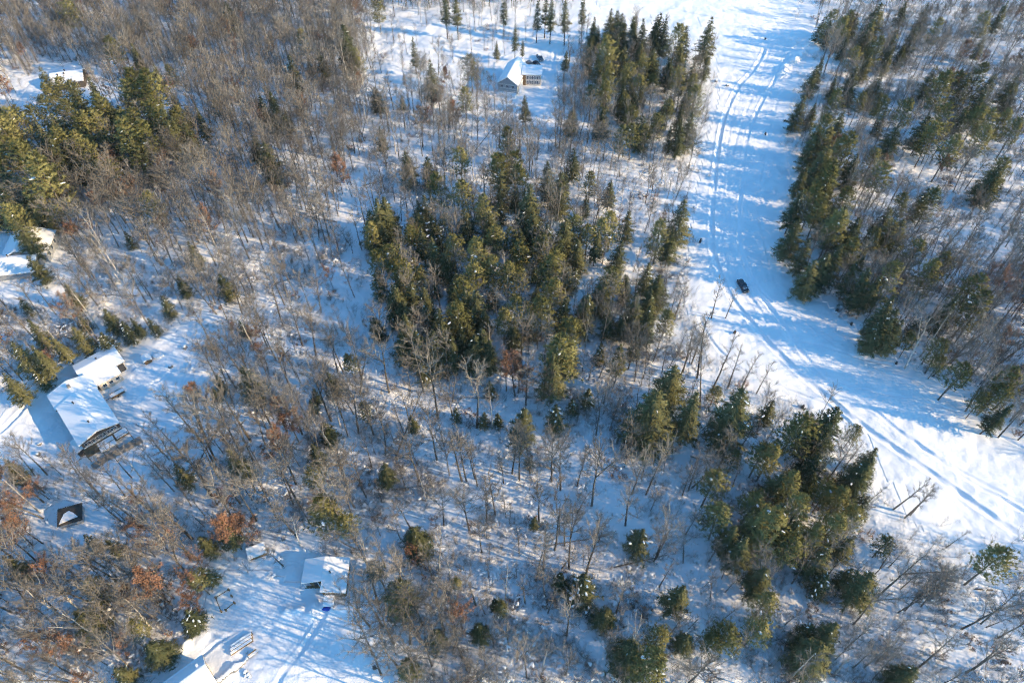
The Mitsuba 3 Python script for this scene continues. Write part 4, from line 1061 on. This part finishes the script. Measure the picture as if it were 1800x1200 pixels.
# little well house and a covered heap by the upper yard
x, y, _ = at(260, 634)
F = frame(x, y, 0.8, 0.6, gz(x, y))
t = house('well_house', 'tiny square hut with a thick snow cap above the yard', 'hut')
MB(F).box(-0.9, 0.9, -0.9, 0.9, -0.3, 1.3).build('wall', 'timber', t)
MB(F).prism([(-1.15, 1.32), (0, 1.7), (1.15, 1.32), (1.15, 1.62), (0, 2.1), (-1.15, 1.62)], -1.2, 1.2, 1).build('roof', 'snow_load', t)
x, y, _ = at(278, 626)
m = MB(frame(x, y, 1, 0, gz(x, y)))
m.lump([0, 0, 0.3], [1.5, 1.0, 0.7], 5, 2).build('covered_heap', 'snow_load', None, 50)
tag('covered_heap', 'rounded snow heap just right of the tiny hut', 'heap')

# paddle of a fire ring: six posts joined by rails
pts = [(403, 1037), (380, 1051), (389, 1074), (397, 1072), (413, 1060), (408, 1048)]
t = numbered('fire_ring'); tag(t, 'ring of low posts and rails in the snow at wood edge', 'fence')
P = [at(u, v) for u, v in pts]
for i, p in enumerate(P):
    MB(frame(p[0], p[1], 1, 0, gz(p[0], p[1]))).box(-0.12, 0.12, -0.12, 0.12, -0.3, 0.9).lump([0, 0, 0.95], [0.18, 0.18, 0.1], i).build('post', 'timber', t)
    if i in (0, 1, 3):
        q = P[i + 1]
        MB().tube([[p[0], p[1], gz(p[0], p[1]) + 0.62], [q[0], q[1], gz(q[0], q[1]) + 0.62]], 0.09, 5).build('rail', 'timber', t)

# lumber and benches under snow beside the corner house
x, y, _ = at(424, 1132)
F = frame(x, y, 0.80, 0.60, gz(x, y))
t = numbered('lumber_stack'); tag(t, 'snow-covered stack of long boards in the cabin yard', 'lumber stack')
for k in range(3):
    MB(F).box(-2.3 + 0.3 * k, 2.2 + 0.2 * k, -0.9 + 0.62 * k, -0.4 + 0.62 * k, -0.1, 0.45 + 0.1 * (k == 1)).build('board', 'timber', t)
    MB(F).box(-2.25 + 0.3 * k, 2.1 + 0.2 * k, -0.88 + 0.62 * k, -0.42 + 0.62 * k, 0.452 + 0.1 * (k == 1), 0.62 + 0.1 * (k == 1)).build('snow_load', 'snow_load', t)
x, y, _ = at(446, 1150)
F = frame(x, y, 0.75, 0.66, gz(x, y))
t = numbered('garden_bench'); tag(t, 'snowy garden bench below the lumber stack', 'bench')
MB(F).box(-0.9, 0.9, -0.25, 0.25, 0.40, 0.46).build('seat', 'timber', t)
MB(F).box(-0.9, 0.9, 0.22, 0.28, 0.50, 0.95).build('backrest', 'timber', t)
for s in (-0.8, 0.8):
    MB(F).box(s - 0.05, s + 0.05, -0.2, 0.2, -0.3, 0.395).build('leg', 'timber', t)
MB(F).box(-0.88, 0.88, -0.24, 0.2, 0.462, 0.6).build('snow_load', 'snow_load', t)

# border of snow-capped stones
t = numbered('stone_border'); tag(t, 'curved border of snow-capped stones beside the corner house', 'border')
for i, (u, v, r) in enumerate(((386, 1196, .7), (393, 1190, .6), (400, 1184, .65), (407, 1178, .8), (414, 1174, .95), (422, 1169, .7), (429, 1164, .5), (434, 1158, .4), (436, 1152, .35), (434, 1146, .3), (432, 1181, .5), (437, 1186, .45), (433, 1188, .4), (440, 1190, .35))):
    x, y, _ = at(u, v)
    G = frame(x, y, 1, 0.2 * i, gz(x, y))
    k = MB(G).lump([0, 0, 0.1], [r, r * 0.8, r * 0.65], i, 1).build('stone', 'stone', t)
    MB(G).lump([0.05 * r, 0, 0.1 + r * 0.52], [r * 0.92, r * 0.72, r * 0.28], i + 40, 1).build('snow_cap', 'snow_load', k, 50)

# stumps and boulders beside the track
STUMPS = [(1230, 427, .5, 1.2, 'dark snapped stump at left edge of the track'), (1345, 237, .5, .7, 'dark low stump beside the track, right of the far ruts'), (1258, 144, .8, .6, 'dark boulder by the track near the tall evergreen'),
          (1278, 152, .7, .5, 'snow-capped boulder right of the dark boulder by the track'), (1291, 586, .6, .7, 'stump casting a long shadow on the white field'), (1411, 714, .6, .8, 'stump in the white field below the track bend'),
          (1471, 545, .6, .8, 'dark stump at the forest edge above the track'), (1496, 570, .6, .7, 'stump at the forest edge beside the track bend'), (1575, 640, .5, .6, 'small stump below the right-hand pines by the track'),
          (69, 800, .7, .6, 'dark stone in the shaded snow left of the gable house'), (71, 782, .5, .4, 'small stone just above the dark stone in shade'), (641, 1137, .7, .5, 'round snowy boulder in the cabin yard'), (658, 1173, .6, .7, 'dark stump at right side of the cabin yard'),
          (300, 645, .6, .5, 'snowy boulder in the upper house yard'), (326, 612, .7, .6, 'snow-topped boulder near the edge of the upper yard'), (620, 972, .5, .5, 'small stump behind the timber cabin'), (1345, 70, .6, .5, 'dark stump far up on the track')]
for i, (u, v, r, hh, text) in enumerate(STUMPS):
    x, y, _ = at(u, v)
    G = frame(x, y, math.cos(i), math.sin(i), gz(x, y))
    stone = 'boulder' in text or 'stone' in text
    t = numbered('boulder' if stone else 'tree_stump'); tag(t, text, 'boulder' if stone else 'stump')
    if stone:
        MB(G).lump([0, 0, 0.15], [r, r * 0.8, hh], i, 1).build('rock', 'stone', t)
        MB(G).lump([0, 0.05, 0.15 + hh * 0.8], [r * 0.8, r * 0.6, hh * 0.35], i + 9, 1).build('snow_cap', 'snow_load', t, 50)
    else:
        MB(G).tube([[0, 0, -0.3], [0.02, 0, hh * 0.6], [0.12, 0.05, hh + 0.3]], [r * 0.75, r * 0.6, r * 0.45], 7).tube([[0, 0, hh * 0.3], [r * 1.4, 0.2, hh * 0.6]], [r * 0.25, r * 0.12], 5).raw(*cone([0.12, 0.05, hh + 0.3], r * 0.45, 0.12, 7)).build('wood', 'siding_dark', t)
        MB(G).lump([-r * 0.5, 0.3, 0.05], [r, r * 0.8, 0.25], i + 9, 1).build('snow_cap', 'snow_load', t, 50)


# ------------------------------------------------------------------ labels: each tree by its look and by what it stands next to
MARKS = {'the black pickup': (1306, 500), 'the wide gable house': (150, 725), 'the long low house': (175, 640), 'the dark flat shed': (130, 908), 'the timber cabin': (575, 1010), 'the fire ring': (395, 1055),
         'the corner house': (340, 1180), 'the edge house': (40, 445), 'the far white house': (915, 130), 'the shaded forest house': (100, 135), 'the white post': (377, 712), 'the big red leafy tree': (903, 640),
         'the snapped track stump': (1230, 427), 'the long-shadow stump': (1290, 588), 'the tall isolated field evergreen': (1245, 70), 'the wide dark roadside hemlock': (1472, 760), 'the tallest golden pine': (985, 650),
         'the round clearing hemlock': (1310, 715), 'the twin ridge hemlocks': (1195, 720), 'the dark pine thicket': (1420, 930), 'the far track end': (1330, 70), 'the bend of the track': (1470, 640),
         'the lower right wood edge': (1720, 1000), 'the lower frame edge': (1050, 1150), 'the orange leafy grove': (300, 990), 'the open white strip': (850, 720), 'the narrow woodland trail': (630, 450),
         'the dense stand': (900, 430), 'the far evergreen block': (1120, 110), 'the far left slope': (280, 60), 'the dark left pines': (90, 230), 'the middle left woods': (330, 480), 'the right hillside': (1650, 130),
         'the right forest corner': (1740, 520), 'the right forest front': (1450, 380), 'the snowy far clearing': (800, 70), 'the lower left birches': (120, 1120), 'the sunny lower wood': (800, 950), 'the bare grove': (520, 300), 'the brushy field edge': (1240, 640)}
LM = list(MARKS); LP = np.array([MARKS[k] for k in LM], float)
ORD = ['nearest', 'second', 'third', 'fourth', 'fifth', 'sixth', 'seventh', 'eighth', 'ninth', 'tenth', 'eleventh', 'twelfth', 'thirteenth', 'fourteenth', 'fifteenth', 'sixteenth', 'seventeenth', 'eighteenth', 'nineteenth', 'twentieth']
CAT = {'white_pine': 'pine tree', 'hemlock_tree': 'hemlock', 'spruce_tree': 'spruce', 'snowy_evergreen': 'young evergreen', 'fir_tree': 'fir tree', 'bare_tree': 'bare tree', 'fallen_tree': 'fallen tree', 'slender_tree': 'bare tree', 'birch_tree': 'birch', 'leafy_tree': 'leafy tree'}
cells = {}
for key, m, x, y, h, look, group in TREES:
    kind = key[:-4] if key[-3:].isdigit() else key
    u, v = survey(x, y, h * 0.6)
    d = np.hypot(LP[:, 0] - u, LP[:, 1] - v)
    k = int(np.argmin(d))
    du, dv = u - LP[k, 0], v - LP[k, 1]
    side = ('right of' if du > 0 else 'left of') if abs(du) > abs(dv) else ('in front of' if dv > 0 else 'behind')
    hn = h / {'white_pine': 16, 'hemlock_tree': 14, 'spruce_tree': 18, 'snowy_evergreen': 8, 'fir_tree': 13, 'fallen_tree': 0.3, 'bare_tree': 21, 'slender_tree': 14, 'birch_tree': 18, 'leafy_tree': 10}[kind]
    size = 'tall' if hn > 1.08 else ('small' if hn < 0.9 else 'medium')
    cells.setdefault((f'{size} {look}', side, LM[k]), []).append((d[k], key, kind, group, m))
for (look, side, mark), found in cells.items():
    found.sort()
    for n, (_, key, kind, group, m) in enumerate(found):
        if 'snow_load' in scene[m]:
            labels[f'{key}__snow_load'] = {'kind': 'stuff'}
        tag(key, f'{look}, {ORD[min(n, 19)]} {side} {mark}', CAT[kind], group)
for k in ('camera', 'sky'):
    assert k in scene
